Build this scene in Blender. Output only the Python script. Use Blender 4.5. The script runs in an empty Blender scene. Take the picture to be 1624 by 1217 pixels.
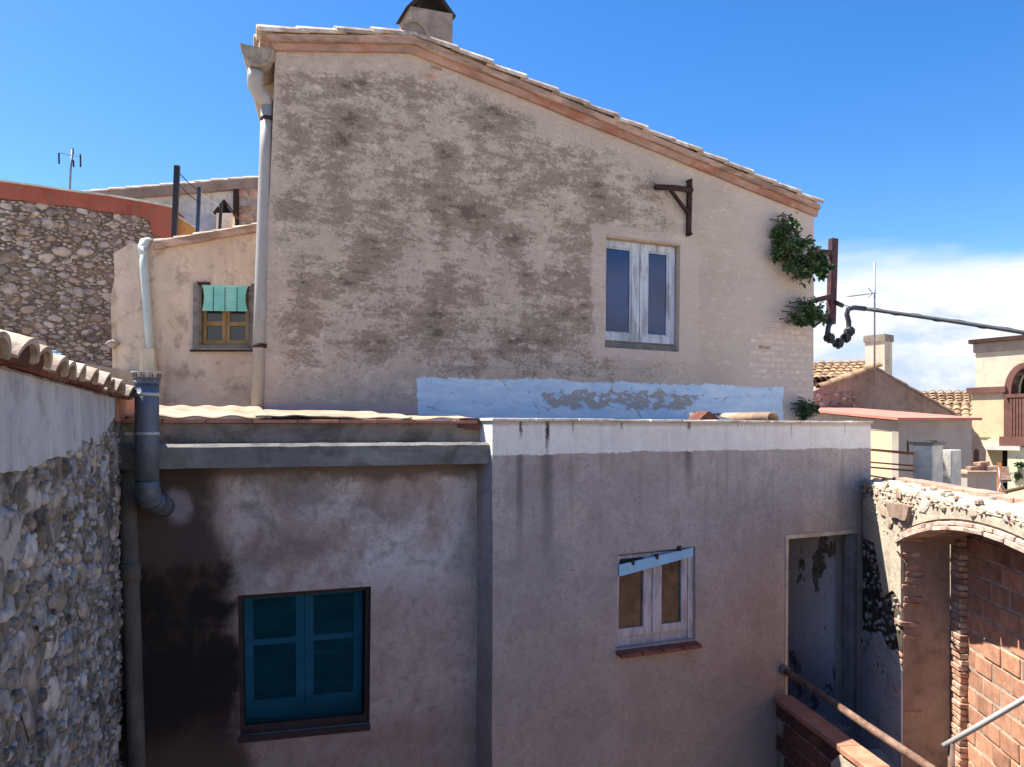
import bpy, bmesh, math, random
from mathutils import Vector, Matrix, noise as mnoise
from mathutils.geometry import tessellate_polygon
R = math.radians
scene = bpy.context.scene
C = scene.collection

# ---------------------------------------------------------------- camera
EYE = 6.0                      # eye height above the courtyard
FPX, CX, HY = 1227.0, 812.0, 680.0     # focal length, centre and horizon of the photograph, in its pixels
cam = bpy.data.cameras.new('camera')
cam.sensor_width = 36.0
cam.lens = 36.0 * FPX / 1624.0
cam.shift_y = (HY - 608.5) / 1624.0
cam.clip_start = 0.05
cam.clip_end = 3000
camo = bpy.data.objects.new('camera', cam)
C.objects.link(camo)
camo.location = (0, 0, EYE)
camo.rotation_euler = (R(90), 0, 0)
scene.camera = camo

# ---------------------------------------------------------------- sun and sky
TRAVEL = Vector((1.415, -0.316, -2.6)).normalized()
EL = math.asin(-TRAVEL.z)
AZ = math.atan2(-TRAVEL.x, -TRAVEL.y)
sun = bpy.data.lights.new('sun', 'SUN')
sun.energy = 5.0
sun.angle = R(0.53)
sun.color = (1.0, 0.94, 0.84)
suno = bpy.data.objects.new('sun', sun)
C.objects.link(suno)
suno.location = (-8, 4, 20)
suno.rotation_euler = TRAVEL.to_track_quat('-Z', 'Y').to_euler()

scene.view_settings.view_transform = 'Standard'
scene.view_settings.look = 'None'
scene.view_settings.gamma = 1.0
scene.view_settings.use_curve_mapping = False
scene.view_settings.exposure = 1.45
scene.cycles.max_bounces = 6
scene.cycles.diffuse_bounces = 4
scene.cycles.glossy_bounces = 2
scene.cycles.caustics_reflective = False
scene.cycles.caustics_refractive = False


# ---------------------------------------------------------------- node helpers
class NT:
    def __init__(self, tree):
        self.t = tree
        self.n = tree.nodes
        self.l = tree.links

    def put(self, sock, v):
        if isinstance(v, bpy.types.NodeSocket):
            self.l.new(v, sock)
        elif isinstance(v, (tuple, list)):
            sock.default_value = tuple(v) + (1.0,) if (len(v) == 3 and len(sock.default_value) == 4) else tuple(v)
        else:
            sock.default_value = v

    def m(self, op, a, b=None, c=None, clamp=False):
        n = self.n.new('ShaderNodeMath')
        n.operation = op
        n.use_clamp = clamp
        self.put(n.inputs[0], a)
        if b is not None: self.put(n.inputs[1], b)
        if c is not None: self.put(n.inputs[2], c)
        return n.outputs[0]

    def add(self, a, b): return self.m('ADD', a, b)
    def sub(self, a, b): return self.m('SUBTRACT', a, b)
    def mul(self, a, b): return self.m('MULTIPLY', a, b)
    def inv(self, a): return self.m('SUBTRACT', 1.0, a)
    def mx(self, a, b): return self.m('MAXIMUM', a, b)

    def ss(self, v, a, b, lo=0.0, hi=1.0):
        n = self.n.new('ShaderNodeMapRange')
        n.interpolation_type = 'SMOOTHSTEP'
        for i, q in enumerate((v, a, b, lo, hi)): self.put(n.inputs[i], q)
        return n.outputs[0]

    def noise(self, vec, scale, detail=4, rough=0.55, dist=0.0):
        n = self.n.new('ShaderNodeTexNoise')
        self.put(n.inputs['Vector'], vec)
        n.inputs['Scale'].default_value = scale
        n.inputs['Detail'].default_value = detail
        n.inputs['Roughness'].default_value = rough
        n.inputs['Distortion'].default_value = dist
        return n.outputs[0]

    def vor(self, vec, scale, feature='F1'):
        n = self.n.new('ShaderNodeTexVoronoi')
        n.feature = feature
        self.put(n.inputs['Vector'], vec)
        n.inputs['Scale'].default_value = scale
        return n.outputs[0]

    def mapv(self, vec, scale=(1, 1, 1), loc=(0, 0, 0), rot=(0, 0, 0)):
        n = self.n.new('ShaderNodeMapping')
        self.put(n.inputs[0], vec)
        n.inputs[1].default_value = loc
        n.inputs[2].default_value = rot
        n.inputs[3].default_value = scale
        return n.outputs[0]

    def mix(self, f, a, b, mode='MIX'):
        n = self.n.new('ShaderNodeMix')
        n.data_type = 'RGBA'
        n.blend_type = mode
        n.clamp_factor = True
        self.put(n.inputs[0], f)
        self.put(n.inputs[6], a)
        self.put(n.inputs[7], b)
        return n.outputs[2]

    def ramp(self, f, stops, interp='LINEAR'):
        n = self.n.new('ShaderNodeValToRGB')
        n.color_ramp.interpolation = interp
        e = n.color_ramp.elements
        while len(e) < len(stops): e.new(0.5)
        for k, (p, c) in enumerate(stops):
            e[k].position = p
            e[k].color = tuple(c) + (1,)
        self.put(n.inputs[0], f)
        return n.outputs[0]

    def obj(self):
        n = self.n.new('ShaderNodeTexCoord')
        s = self.n.new('ShaderNodeSeparateXYZ')
        self.l.new(n.outputs['Object'], s.inputs[0])
        return n.outputs['Object'], s.outputs[0], s.outputs[1], s.outputs[2]

    def rand(self):
        a = self.n.new('ShaderNodeObjectInfo').outputs['Random']
        b = self.n.new('ShaderNodeNewGeometry').outputs['Random Per Island']
        return self.m('FRACT', self.add(a, b))

    def bump(self, h, strength, dist=0.02):
        n = self.n.new('ShaderNodeBump')
        n.inputs['Strength'].default_value = strength
        n.inputs['Distance'].default_value = dist
        self.put(n.inputs['Height'], h)
        return n.outputs[0]


def lin(h):
    """sRGB hex to linear tuple"""
    o = []
    for i in (0, 2, 4):
        c = int(h[i:i + 2], 16) / 255.0
        o.append(c / 12.92 if c <= 0.04045 else ((c + 0.055) / 1.055) ** 2.4)
    return tuple(o)


def sc(c, k): return tuple(min(1.0, x * k) for x in c)


def new_mat(name):
    m = bpy.data.materials.new(name)
    m.use_nodes = True
    t = NT(m.node_tree)
    b = m.node_tree.nodes['Principled BSDF']
    return m, t, b


def basic(name, col, rough=0.85, var=0.25, scale=6.0, bump=0.25, bscale=60.0, metal=0.0, spec=0.3,
          dirt=None, dirt_amt=0.5, dirt_scale=3.0, rnd=0.0, stretch=(1, 1, 1)):
    """weathered surface: two scales of tone, optional dirt patches, fine relief"""
    m, t, b = new_mat(name)
    vec, x, y, z = t.obj()
    v2 = t.mapv(vec, stretch)
    if rnd:
        off = t.n.new('ShaderNodeVectorMath'); off.operation = 'ADD'
        t.l.new(v2, off.inputs[0])
        cmb = t.n.new('ShaderNodeCombineXYZ')
        r_ = t.rand()
        for k in range(3): t.put(cmb.inputs[k], t.mul(r_, 31.0 + 7 * k))
        t.l.new(cmb.outputs[0], off.inputs[1])
        v2 = off.outputs[0]
    n1 = t.noise(v2, scale, 5, 0.6)
    n2 = t.noise(v2, scale * 6, 4, 0.6)
    c = t.mix(t.ss(n1, 0.3, 0.7), sc(col, 1 - var), sc(col, 1 + var))
    c = t.mix(t.mul(t.ss(n2, 0.5, 0.75), 0.35), c, sc(col, 0.55))
    if dirt:
        d = t.noise(v2, dirt_scale, 6, 0.65, 0.4)
        c = t.mix(t.mul(t.ss(d, 0.45, 0.62), dirt_amt), c, dirt)
    if rnd:
        r_ = t.rand()
        c = t.mix(1.0, c, t.ramp(r_, [(0, (1 - rnd, 1 - rnd, 1 - rnd)), (0.5, (1, 1, 1)), (1, (1 + rnd * 0.6, 1 + rnd * 0.5, 1 + rnd * 0.3))]), 'MULTIPLY')
    t.put(b.inputs['Base Color'], c)
    b.inputs['Roughness'].default_value = rough
    b.inputs['Metallic'].default_value = metal
    b.inputs['Specular IOR Level'].default_value = spec
    if bump:
        t.put(b.inputs['Normal'], t.bump(t.add(t.noise(v2, bscale, 4, 0.6), t.mul(n1, 0.5)), bump, 0.01))
    return m


def set_col(t, b, col, rough=0.92, h=None, bs=0.4, bd=0.01, spec=0.2):
    t.put(b.inputs['Base Color'], col)
    t.put(b.inputs['Roughness'], rough)
    b.inputs['Specular IOR Level'].default_value = spec
    if h is not None: t.put(b.inputs['Normal'], t.bump(h, bs, bd))


# ---------------------------------------------------------------- world
world = bpy.data.worlds.new('World')
scene.world = world
world.use_nodes = True
wt = NT(world.node_tree)
bg = world.node_tree.nodes['Background']
sky = wt.n.new('ShaderNodeTexSky')
sky.sky_type = 'NISHITA'
sky.sun_disc = False
sky.sun_elevation = EL
sky.sun_rotation = AZ
sky.altitude = 100
sky.air_density = 1.0
sky.dust_density = 0.6
sky.ozone_density = 2.5
tc = wt.n.new('ShaderNodeTexCoord')
sp = wt.n.new('ShaderNodeSeparateXYZ')
wt.l.new(tc.outputs['Generated'], sp.inputs[0])
el = sp.outputs[2]
cv = wt.mapv(tc.outputs['Generated'], (1, 1, 2.6), (0.37, 0.2, 0.11))
big = wt.noise(cv, 2.2, 5, 0.55, 0.3)
fine = wt.noise(cv, 7.0, 8, 0.6, 0.5)
dens = wt.add(wt.mul(big, 0.65), wt.mul(fine, 0.35))
bank = wt.ss(wt.add(el, wt.mul(wt.sub(big, 0.5), 0.35)), 0.14, 0.235, 1.0, 0.0)
cl = wt.mul(wt.ss(dens, 0.29, 0.46), bank)
shade = wt.ss(wt.add(wt.add(wt.mul(fine, .7), wt.mul(big, .3)), wt.mul(el, 1.6)), 0.52, 0.74)
ccol = wt.mix(shade, (2.9, 3.4, 4.6), (5.4, 5.5, 5.7))
hs = wt.n.new('ShaderNodeHueSaturation')
hs.inputs['Saturation'].default_value = 1.38
hs.inputs['Hue'].default_value = 0.507
hs.inputs['Value'].default_value = 1.12
wt.l.new(sky.outputs[0], hs.inputs['Color'])
wt.put(bg.inputs[0], wt.mix(wt.mul(cl, 0.93), hs.outputs[0], ccol))
bg.inputs[1].default_value = 0.075


# ---------------------------------------------------------------- mesh helpers
class MB:
    def __init__(self):
        self.v = []
        self.f = []

    def quad_box(self, b8):
        i = len(self.v)
        self.v += [tuple(p) for p in b8]
        self.f += [(i, i + 3, i + 2, i + 1), (i + 4, i + 5, i + 6, i + 7), (i, i + 1, i + 5, i + 4),
                   (i + 1, i + 2, i + 6, i + 5), (i + 2, i + 3, i + 7, i + 6), (i + 3, i, i + 4, i + 7)]
        return self

    def box(self, x0, x1, y0, y1, z0, z1):
        return self.quad_box([(x0, y0, z0), (x1, y0, z0), (x1, y1, z0), (x0, y1, z0),
                              (x0, y0, z1), (x1, y0, z1), (x1, y1, z1), (x0, y1, z1)])

    def slab(self, outer, holes, y0, y1, back=True):
        """polygon in (x,z) with holes, extruded from y0 (front) to y1"""
        polys = [outer] + list(holes)
        area = lambda p: sum(p[i][0] * p[(i + 1) % len(p)][1] - p[(i + 1) % len(p)][0] * p[i][1] for i in range(len(p)))
        polys = [p if (area(p) > 0) == (k == 0) else p[::-1] for k, p in enumerate(polys)]
        tris = tessellate_polygon([[Vector((x, z, 0)) for x, z in p] for p in polys])
        flat = [q for p in polys for q in p]
        n = len(flat)
        i = len(self.v)
        self.v += [(x, y0, z) for x, z in flat] + [(x, y1, z) for x, z in flat]
        for a, b, c in tris:
            A, B, D = flat[a], flat[b], flat[c]
            if (B[0] - A[0]) * (D[1] - A[1]) - (D[0] - A[0]) * (B[1] - A[1]) < 0: b, c = c, b
            self.f.append((i + a, i + b, i + c))
            if back: self.f.append((i + n + a, i + n + c, i + n + b))
        o = 0
        for p in polys:
            k = len(p)
            for j in range(k):
                a, b = o + j, o + (j + 1) % k
                self.f.append((i + a, i + n + a, i + n + b, i + b))
            o += k
        return self

    def tube(self, pts, r, n=10, cap=True):
        pts = [Vector(p) for p in pts]
        rs = r if isinstance(r, (list, tuple)) else [r] * len(pts)
        i0 = len(self.v)
        prev = None
        for k, p in enumerate(pts):
            d = (pts[min(k + 1, len(pts) - 1)] - pts[max(k - 1, 0)]).normalized()
            if prev is None:
                up = Vector((0, 0, 1)) if abs(d.z) < 0.9 else Vector((0, 1, 0))
                a = d.cross(up).normalized()
            else:
                a = (prev - d * prev.dot(d)).normalized()
            prev = a
            b = d.cross(a)
            for j in range(n):
                an = 2 * math.pi * j / n
                self.v.append(tuple(p + (a * math.cos(an) + b * math.sin(an)) * rs[k]))
        for k in range(len(pts) - 1):
            for j in range(n):
                q = i0 + k * n
                self.f.append((q + j, q + n + j, q + n + (j + 1) % n, q + (j + 1) % n))
        if cap:
            self.f.append(tuple(i0 + j for j in range(n)))
            q = i0 + (len(pts) - 1) * n
            self.f.append(tuple(q + j for j in range(n - 1, -1, -1)))
        return self

    def bar(self, a, b, w, h=None):
        """rectangular bar from a to b"""
        h = h or w
        a, b = Vector(a), Vector(b)
        d = (b - a).normalized()
        up = Vector((0, 0, 1)) if abs(d.z) < 0.95 else Vector((0, 1, 0))
        s = d.cross(up).normalized() * (w / 2)
        u = s.cross(d).normalized() * (h / 2)
        return self.quad_box([a - s - u, a + s - u, b + s - u, b - s - u, a - s + u, a + s + u, b + s + u, b - s + u])

    def build(self, name, mat, parent=None, smooth=False, bevel=0.0):
        me = bpy.data.meshes.new(name)
        me.from_pydata(self.v, [], self.f)
        if bevel or smooth == 'weld':
            bm = bmesh.new(); bm.from_mesh(me)
            if bevel:
                bmesh.ops.bevel(bm, geom=bm.edges[:], offset=bevel, segments=1, affect='EDGES')
            bm.normal_update()
            bm.to_mesh(me); bm.free()
        if smooth: me.polygons.foreach_set('use_smooth', [True] * len(me.polygons))
        me.materials.append(mat)
        me.update()
        o = bpy.data.objects.new(name, me)
        C.objects.link(o)
        if parent: o.parent = parent
        return o


def inst(name, mesh, parent, mw):
    o = bpy.data.objects.new(name, mesh)
    C.objects.link(o)
    o.parent = parent
    o.matrix_local = mw
    return o


def tag(o, label, cat, group=None):
    o['label'] = label
    o['category'] = cat
    o['kind'] = 'thing'
    if group: o['group'] = group
    return o


def thing(name, label, cat, loc=(0, 0, 0), rz=0.0, group=None):
    o = bpy.data.objects.new(name, None)
    o.empty_display_size = 0.2
    C.objects.link(o)
    o.location = loc
    o.rotation_euler = (0, 0, rz)
    return tag(o, label, cat, group)


class Plane:
    """upright plane through (ox,oy), turned by deg; local x runs along it, local y into it, local z is up from the ground"""
    def __init__(self, ox, oy, deg):
        self.ox, self.oy, self.a = ox, oy, R(deg)
        self.ex = Vector((math.cos(self.a), math.sin(self.a)))
        self.ey = Vector((-math.sin(self.a), math.cos(self.a)))

    @staticmethod
    def at(px, depth, deg):
        return Plane((px - CX) / FPX * depth, depth, deg)

    def thing(self, name, label, cat, group=None):
        return thing(name, label, cat, (self.ox, self.oy, 0), self.a, group)

    def uv(self, px, py, off=0.0):
        d = Vector(((px - CX) / FPX, 1.0))
        o = Vector((self.ox, self.oy)) + self.ey * off
        t = self.ey.dot(o) / self.ey.dot(d)
        P = d * t
        return ((P - o).dot(self.ex), EYE + t * (HY - py) / FPX)

    def p3(self, px, py, off=0.0):
        s, z = self.uv(px, py, off)
        return (s, off, z)

    def poly(self, pts, off=0.0):
        return [self.uv(px, py, off) for px, py in pts]

    def world(self, x, y=0.0):
        return Vector((self.ox, self.oy)) + self.ex * x + self.ey * y


def rough_poly(pts, step, amp, seed=0, keep=()):
    """subdivide the outline and push it in and out so that edges are not ruler-straight"""
    out = []
    n = len(pts)
    for i in range(n):
        a, b = Vector(pts[i]), Vector(pts[(i + 1) % n])
        k = max(1, int((b - a).length / step))
        if i in keep: k = 1
        nr = Vector((-(b - a).y, (b - a).x)).normalized()
        for j in range(k):
            q = a.lerp(b, j / k)
            if j:
                q = q + nr * amp * (mnoise.noise(Vector((q.x * 1.7 + seed, q.y * 1.7, seed))) + 0.6 * mnoise.noise(Vector((q.x * 9 + seed, q.y * 9, 3.0))))
            out.append((q.x, q.y))
    return out


def bil(q, a, b):
    """q = (x,z) corners: bottom-left, bottom-right, top-right, top-left; a,b in 0..1"""
    bl, br, tr, tl = [Vector(c) for c in q]
    return bl.lerp(br, a).lerp(tl.lerp(tr, a), b)


def qbar(mb, q, a0, a1, b0, b1, y0, y1):
    """bar inside a slightly crooked opening"""
    p = [bil(q, a0, b0), bil(q, a1, b0), bil(q, a1, b1), bil(q, a0, b1)]
    return mb.quad_box([(p[0].x, y0, p[0].y), (p[1].x, y0, p[1].y), (p[1].x, y1, p[1].y), (p[0].x, y1, p[0].y),
                        (p[3].x, y0, p[3].y), (p[2].x, y0, p[2].y), (p[2].x, y1, p[2].y), (p[3].x, y1, p[3].y)])


def qring(mb, q, a0, a1, b0, b1, wa, wb, y0, y1, wb_low=None):
    """four-sided frame with member widths wa (sides) and wb (top, bottom)"""
    wl = wb_low if wb_low is not None else wb
    qbar(mb, q, a0, a0 + wa, b0, b1, y0, y1)
    qbar(mb, q, a1 - wa, a1, b0, b1, y0, y1)
    qbar(mb, q, a0 + wa, a1 - wa, b1 - wb, b1, y0 + .001, y1)
    qbar(mb, q, a0 + wa, a1 - wa, b0, b0 + wl, y0 + .001, y1)
    return mb


# shared piece meshes
rng = random.Random(7)


def stone_mesh(seed, sides=9):
    r = random.Random(seed)
    rad = [0.5 * (0.70 + 0.5 * r.random()) for _ in range(sides)]
    v, f = [], []
    for sc_, h in ((1.0, 0.4), (0.95, -0.35), (0.80, -0.82), (0.5, -1.0)):
        for j in range(sides):
            a = 2 * math.pi * j / sides
            jit = 0.06 * (r.random() - .5)
            v.append(((rad[j] * sc_ + jit) * math.cos(a), h + 0.14 * (r.random() - .5), (rad[j] * sc_ + jit) * math.sin(a)))
    for k in range(3):
        for j in range(sides):
            a, b = k * sides + j, k * sides + (j + 1) % sides
            f.append((a, b, b + sides, a + sides))
    f.append(tuple(3 * sides + j for j in range(sides)))
    return v, f


def mesh_from(name, v, f, mat, smooth=True):
    me = bpy.data.meshes.new(name)
    me.from_pydata(v, [], f)
    me.polygons.foreach_set('use_smooth', [smooth] * len(me.polygons))
    me.materials.append(mat)
    me.update()
    return me


def brick_mesh(name, mat, l=1.0, w=1.0, h=1.0, bev=0.05, seed=0, jit=0.02):
    """brick around its centre with worn edges"""
    r = random.Random(seed)
    bm = bmesh.new()
    bmesh.ops.create_cube(bm, size=1.0)
    for v in bm.verts:
        v.co = Vector((v.co.x * l, v.co.y * w, v.co.z * h)) + Vector([(r.random() - .5) * jit for _ in range(3)])
    bmesh.ops.bevel(bm, geom=bm.edges[:], offset=bev, segments=1, affect='EDGES')
    me = bpy.data.meshes.new(name)
    bm.to_mesh(me); bm.free()
    me.materials.append(mat)
    return me


def tile_mesh(name, mat, length=0.42, r0=0.095, r1=0.075, th=0.014, seg=7, arc=165):
    """barrel tile, axis along +x, convex side up, wide end at x=0"""
    v, f = [], []
    for k, (x, r) in enumerate(((0, r0), (length, r1))):
        for rr in (r, r - th):
            for j in range(seg + 1):
                a = R(90 - arc / 2 + arc * j / seg)
                v.append((x, rr * math.cos(a), rr * math.sin(a) - r * 0.25))
    s = seg + 1
    for j in range(seg):
        f.append((j, j + 1, 2 * s + j + 1, 2 * s + j))
        f.append((s + j + 1, s + j, 3 * s + j, 3 * s + j + 1))
        f.append((j + 1, j, s + j, s + j + 1))
        f.append((2 * s + j, 2 * s + j + 1, 3 * s + j + 1, 3 * s + j))
    f.append((0, 2 * s, 3 * s, s))
    f.append((seg, s + seg, 3 * s + seg, 2 * s + seg))
    me = mesh_from(name, v, f, mat, False)
    return me


def scatter_stones(parent, inside, bounds, sizes, tries, mats_meshes, y, max_obj=300, name='stone', aspect=0.65, proud=0.03, seed=1, tilt=0.25, gap=0.86):
    """dart-throwing from large to small; the largest become objects, the rest one stuff part"""
    r = random.Random(seed)
    x0, x1, z0, z1 = bounds
    placed = []
    cell = {}
    cs = sizes[0][0] * 1.3

    def near(x, z):
        a, b = int(x // cs), int(z // cs)
        for i in (a - 1, a, a + 1):
            for j in (b - 1, b, b + 1):
                for q in cell.get((i, j), ()): yield q
    for (size, n) in sizes:
        for _ in range(n):
            x, z = r.uniform(x0, x1), r.uniform(z0, z1)
            if not inside(x, z): continue
            w = size * r.uniform(0.75, 1.2)
            h = w * aspect * r.uniform(0.75, 1.3)
            ok = True
            for (qx, qz, qw, qh) in near(x, z):
                dx, dz = (x - qx) / ((w + qw) * .5 * gap), (z - qz) / ((h + qh) * .5 * gap)
                if dx * dx + dz * dz < 1: ok = False; break
            if ok:
                placed.append((x, z, w, h))
                cell.setdefault((int(x // cs), int(z // cs)), []).append((x, z, w, h))
    placed.sort(key=lambda p: -p[2] * p[3])
    rest = MB()
    yf = y if callable(y) else (lambda x, z: y)
    for k, (x, z, w, h) in enumerate(placed):
        me = mats_meshes[r.randrange(len(mats_meshes))]
        M = Matrix.Translation((x, yf(x, z), z)) @ Matrix.Rotation(r.uniform(-tilt, tilt), 4, 'Y') @ Matrix.Rotation(r.uniform(-.25, .25), 4, 'Z') @ Matrix.Rotation(r.uniform(-.2, .2), 4, 'X') @ Matrix.Diagonal((w, proud * r.uniform(.6, 1.5), h, 1)) @ Matrix.Rotation(r.choice((0, math.pi)), 4, 'Y')
        if k < max_obj:
            inst(name, me, parent, M)
        else:
            i = len(rest.v)
            rest.v += [tuple(M @ q.co) for q in me.vertices]
            rest.f += [tuple(i + a for a in p.vertices) for p in me.polygons]
    if rest.v:
        o = rest.build('small_stones', mats_meshes[0].materials[0], parent, True)
        o['kind'] = 'stuff'
    return placed

# ---------------------------------------------------------------- planes of the place
G = Plane(0, 9, 25)                       # tall gable wall
A = Plane(0, 6, 31)                       # front of the rendered annex
SA0, SA1 = A.uv(781, 700)[0], A.uv(1381, 700)[0]
_p = A.world(SA0, 0.25)
L = Plane(_p.x, _p.y, 20)                 # front of the lower outbuilding on the left
_c = L.world(L.uv(192, 800)[0])
W = Plane(_c.x, _c.y, 110)                # rubble boundary wall at the left
_r = A.world(4.36)
AR = Plane(_r.x, _r.y, -97.5)             # wall with the brick arch at the right
_q = A.world(A.uv(1229, 1100)[0])
PB = Plane(_q.x, _q.y, -83.5)             # brick balustrade of the landing
SH = Plane.at(300, 9.6, 10)               # small rendered house at the left
FW = Plane.at(100, 12.0, 6)               # far stone wall
BH = Plane.at(330, 15.0, 8)               # white house behind it
TH = Plane.at(1390, 19.0, 12)             # tile-roofed house at the right
RS = Plane.at(1425, 14.5, 8)              # shed with the red roof
CH = Plane.at(1547, 19.0, -58)            # cream house with the loggia

# ---------------------------------------------------------------- materials
def gable_mat():
    m, t, b = new_mat('stained_render')
    vec, x, y, z = t.obj()
    hz = t.mapv(vec, (1, 1, 2.8))
    n_big = t.noise(t.mapv(vec, (1, 1, 1.6)), 0.75, 3, 0.5)
    n_mid = t.noise(t.mapv(vec, (1, 1, 2.5)), 1.75, 4, 0.6, 0.2)
    n_hi = t.noise(hz, 7.0, 5, 0.65)
    n_fine = t.noise(vec, 55, 3, 0.7)
    n_grain = t.noise(vec, 150, 2, 0.6)
    c = t.mix(t.ss(n_big, 0.35, 0.65), lin('b5a697'), lin('c7b7a6'))
    c = t.mix(t.mul(t.ss(n_hi, 0.5, 0.75), 0.5), c, lin('d0beaf'))
    # old weathering: horizontal streaks, thick in the middle and left, thin at the right and under the verge
    xl, xr = G.uv(420, 300)[0], G.uv(1110, 300)[0]
    zb, zt = G.uv(600, 640)[1], G.uv(650, 70)[1]
    reg = t.mul(t.ss(x, xl - .2, xl + .3), t.ss(x, xr - 1.5, xr + .6, 1, 0.12))
    reg = t.mul(reg, t.ss(z, zb + .1, zb + .8, 0.5, 1))
    line = t.add(z, t.mul(t.m('ABSOLUTE', t.sub(x, G.uv(650, 70)[0])), 0.2))
    reg = t.mul(reg, t.ss(line, zt - .45, zt - .15, 1, 0.3))
    f1 = t.noise(t.mapv(vec, (1, 1, 1.75), (2.3, 0, .7)), 1.2, 6, .62)
    f2 = t.noise(t.mapv(vec, (1, 1, 2.9), (.3, 0, 5.1)), 4.6, 4, .55)
    f3 = t.noise(t.mapv(vec, (1.6, 1, .5), (7.0, 0, 1.0)), 1.3, 3, .5)
    st = t.add(t.add(t.mul(f1, .56), t.mul(f2, .26)), t.mul(f3, .18))
    gs_ = t.noise(t.mapv(vec, (1, 1, 1.4)), 22, 6, .8)
    cov = t.mul(t.ss(st, .34, .62), reg)
    stip = t.ss(t.add(gs_, t.mul(t.sub(cov, .5), .46)), .43, .60)
    gm = t.mul(t.ss(t.add(t.mul(n_big, .5), t.mul(t.noise(vec, 5.5, 7, .7), .5)), .42, .62), t.ss(x, xl + 1.0, xr + .5, .8, .25))
    c = t.mix(t.mul(gm, .6), c, lin('8f8174'))
    c = t.mix(t.mul(stip, .70), c, lin('7a6a5d'))
    cov2 = t.mul(t.ss(st, .47, .64), reg)
    stip2 = t.ss(t.add(gs_, t.mul(t.sub(cov2, .5), .5)), .50, .66)
    c = t.mix(t.mul(stip2, .68), c, lin('53483f'))
    pale = t.mul(t.ss(t.noise(t.mapv(vec, (1, 1, 1.7), (1, 0, 9)), 5.2, 4, .6), .585, .64), t.inv(t.mul(stip2, .7)))
    c = t.mix(t.mul(pale, .5), c, lin('d6c6b8'))
    # pitted specks
    sp_ = t.mul(t.ss(t.vor(vec, 30), 0.22, 0.10), t.ss(t.noise(vec, 3.0, 3), 0.38, 0.55))
    c = t.mix(t.mul(t.mul(sp_, reg), 0.75), c, lin('3b322c'))
    c = t.mix(t.mul(t.ss(n_fine, 0.5, 0.8), 0.4), c, lin('a08872'))
    # smoother cream render round the window
    w0, w1 = G.uv(935, 460)[0], G.uv(1112, 460)[0]
    h0, h1 = G.uv(1010, 575)[1], G.uv(1010, 358)[1]
    xj = t.add(x, t.mul(t.sub(n_mid, .5), .35)); zj = t.add(z, t.mul(t.sub(n_hi, .5), .3))
    wm = t.mul(t.mul(t.ss(xj, w0, w0 + .06), t.ss(xj, w1 - .06, w1, 1, 0)), t.mul(t.ss(zj, h0, h0 + .06), t.ss(zj, h1 - .06, h1, 1, 0)))
    c = t.mix(t.mul(wm, 0.65), c, lin('c6b6a8'))
    # paler right end
    pr = t.ss(t.add(x, t.mul(t.sub(n_mid, .5), 1.0)), G.uv(1130, 500)[0], G.uv(1230, 500)[0])
    c = t.mix(t.mul(pr, 0.6), c, lin('d0bfb2'))
    # pinkish mortar skirting above the low roof
    zs = t.add(z, t.mul(t.sub(n_hi, .5), .05))
    sk = t.mul(t.ss(zs, EYE + .285, EYE + .27), t.ss(x, G.uv(664, 640)[0], G.uv(660, 640)[0]))
    c = t.mix(t.mul(sk, 0.8), c, lin('b89d97'))
    # a strip of pale blue paint with a peeled middle
    e = t.mul(t.sub(t.noise(vec, 9, 5, 0.7), .5), .12)
    x0, x1 = G.uv(661, 620)[0], G.uv(1243, 630)[0]
    zt2 = G.uv(800, 600)[1]
    xe, ze = t.add(x, e), t.add(z, e)
    bl = t.mul(t.mul(t.ss(xe, x0, x0 + .015), t.ss(xe, x1 - .02, x1, 1, 0)), t.ss(t.add(ze, t.mul(t.sub(n_big, .5), .12)), zt2 - .02, zt2, 1, 0))
    bcol = t.mix(t.ss(t.noise(t.mapv(vec, (1, 1, 3)), 2.5, 4), .3, .7), lin('bcd3e6'), lin('d4e3ec'))
    bcol = t.mix(t.mul(t.ss(n_hi, .56, .7), .4), bcol, lin('7f97b8'))
    p0, p1 = G.uv(815, 635)[0], G.uv(1125, 640)[0]
    pz = G.uv(980, 634)[1]
    px_ = t.mul(t.ss(x, p0, p0 + .6), t.ss(x, p1 - .5, p1, 1, 0))
    pzz = t.mul(t.ss(z, pz - .17, pz - .07), t.ss(z, pz + .05, pz + .17, 1, 0))
    pn = t.noise(t.mapv(vec, (1, 1, 1.7)), 6.5, 6, 0.72, 0.6)
    peel = t.ss(t.add(pn, t.mul(t.mul(px_, pzz), .17)), .635, .65)
    c2 = t.mix(peel, bcol, lin('b3a89f'))
    rim = t.mul(t.ss(t.add(pn, t.mul(t.mul(px_, pzz), .17)), .60, .64), t.inv(peel))
    c2 = t.mix(t.mul(rim, .4), c2, lin('56606d'))
    scr = t.mul(t.ss(t.noise(t.mapv(vec, (1, 1, 7)), 7, 5, .7), .66, .7), .6)
    c2 = t.mix(scr, c2, lin('5d6672'))
    c = t.mix(bl, c, c2)
    h = t.add(t.add(t.mul(n_hi, 0.9), t.mul(n_fine, 0.45)), t.add(t.mul(n_grain, 0.2), t.mul(t.mul(bl, t.inv(peel)), .12)))
    h = t.sub(h, t.mul(sp_, 0.5))
    set_col(t, b, c, 0.95, h, 0.85, 0.022, 0.15)
    return m


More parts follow.
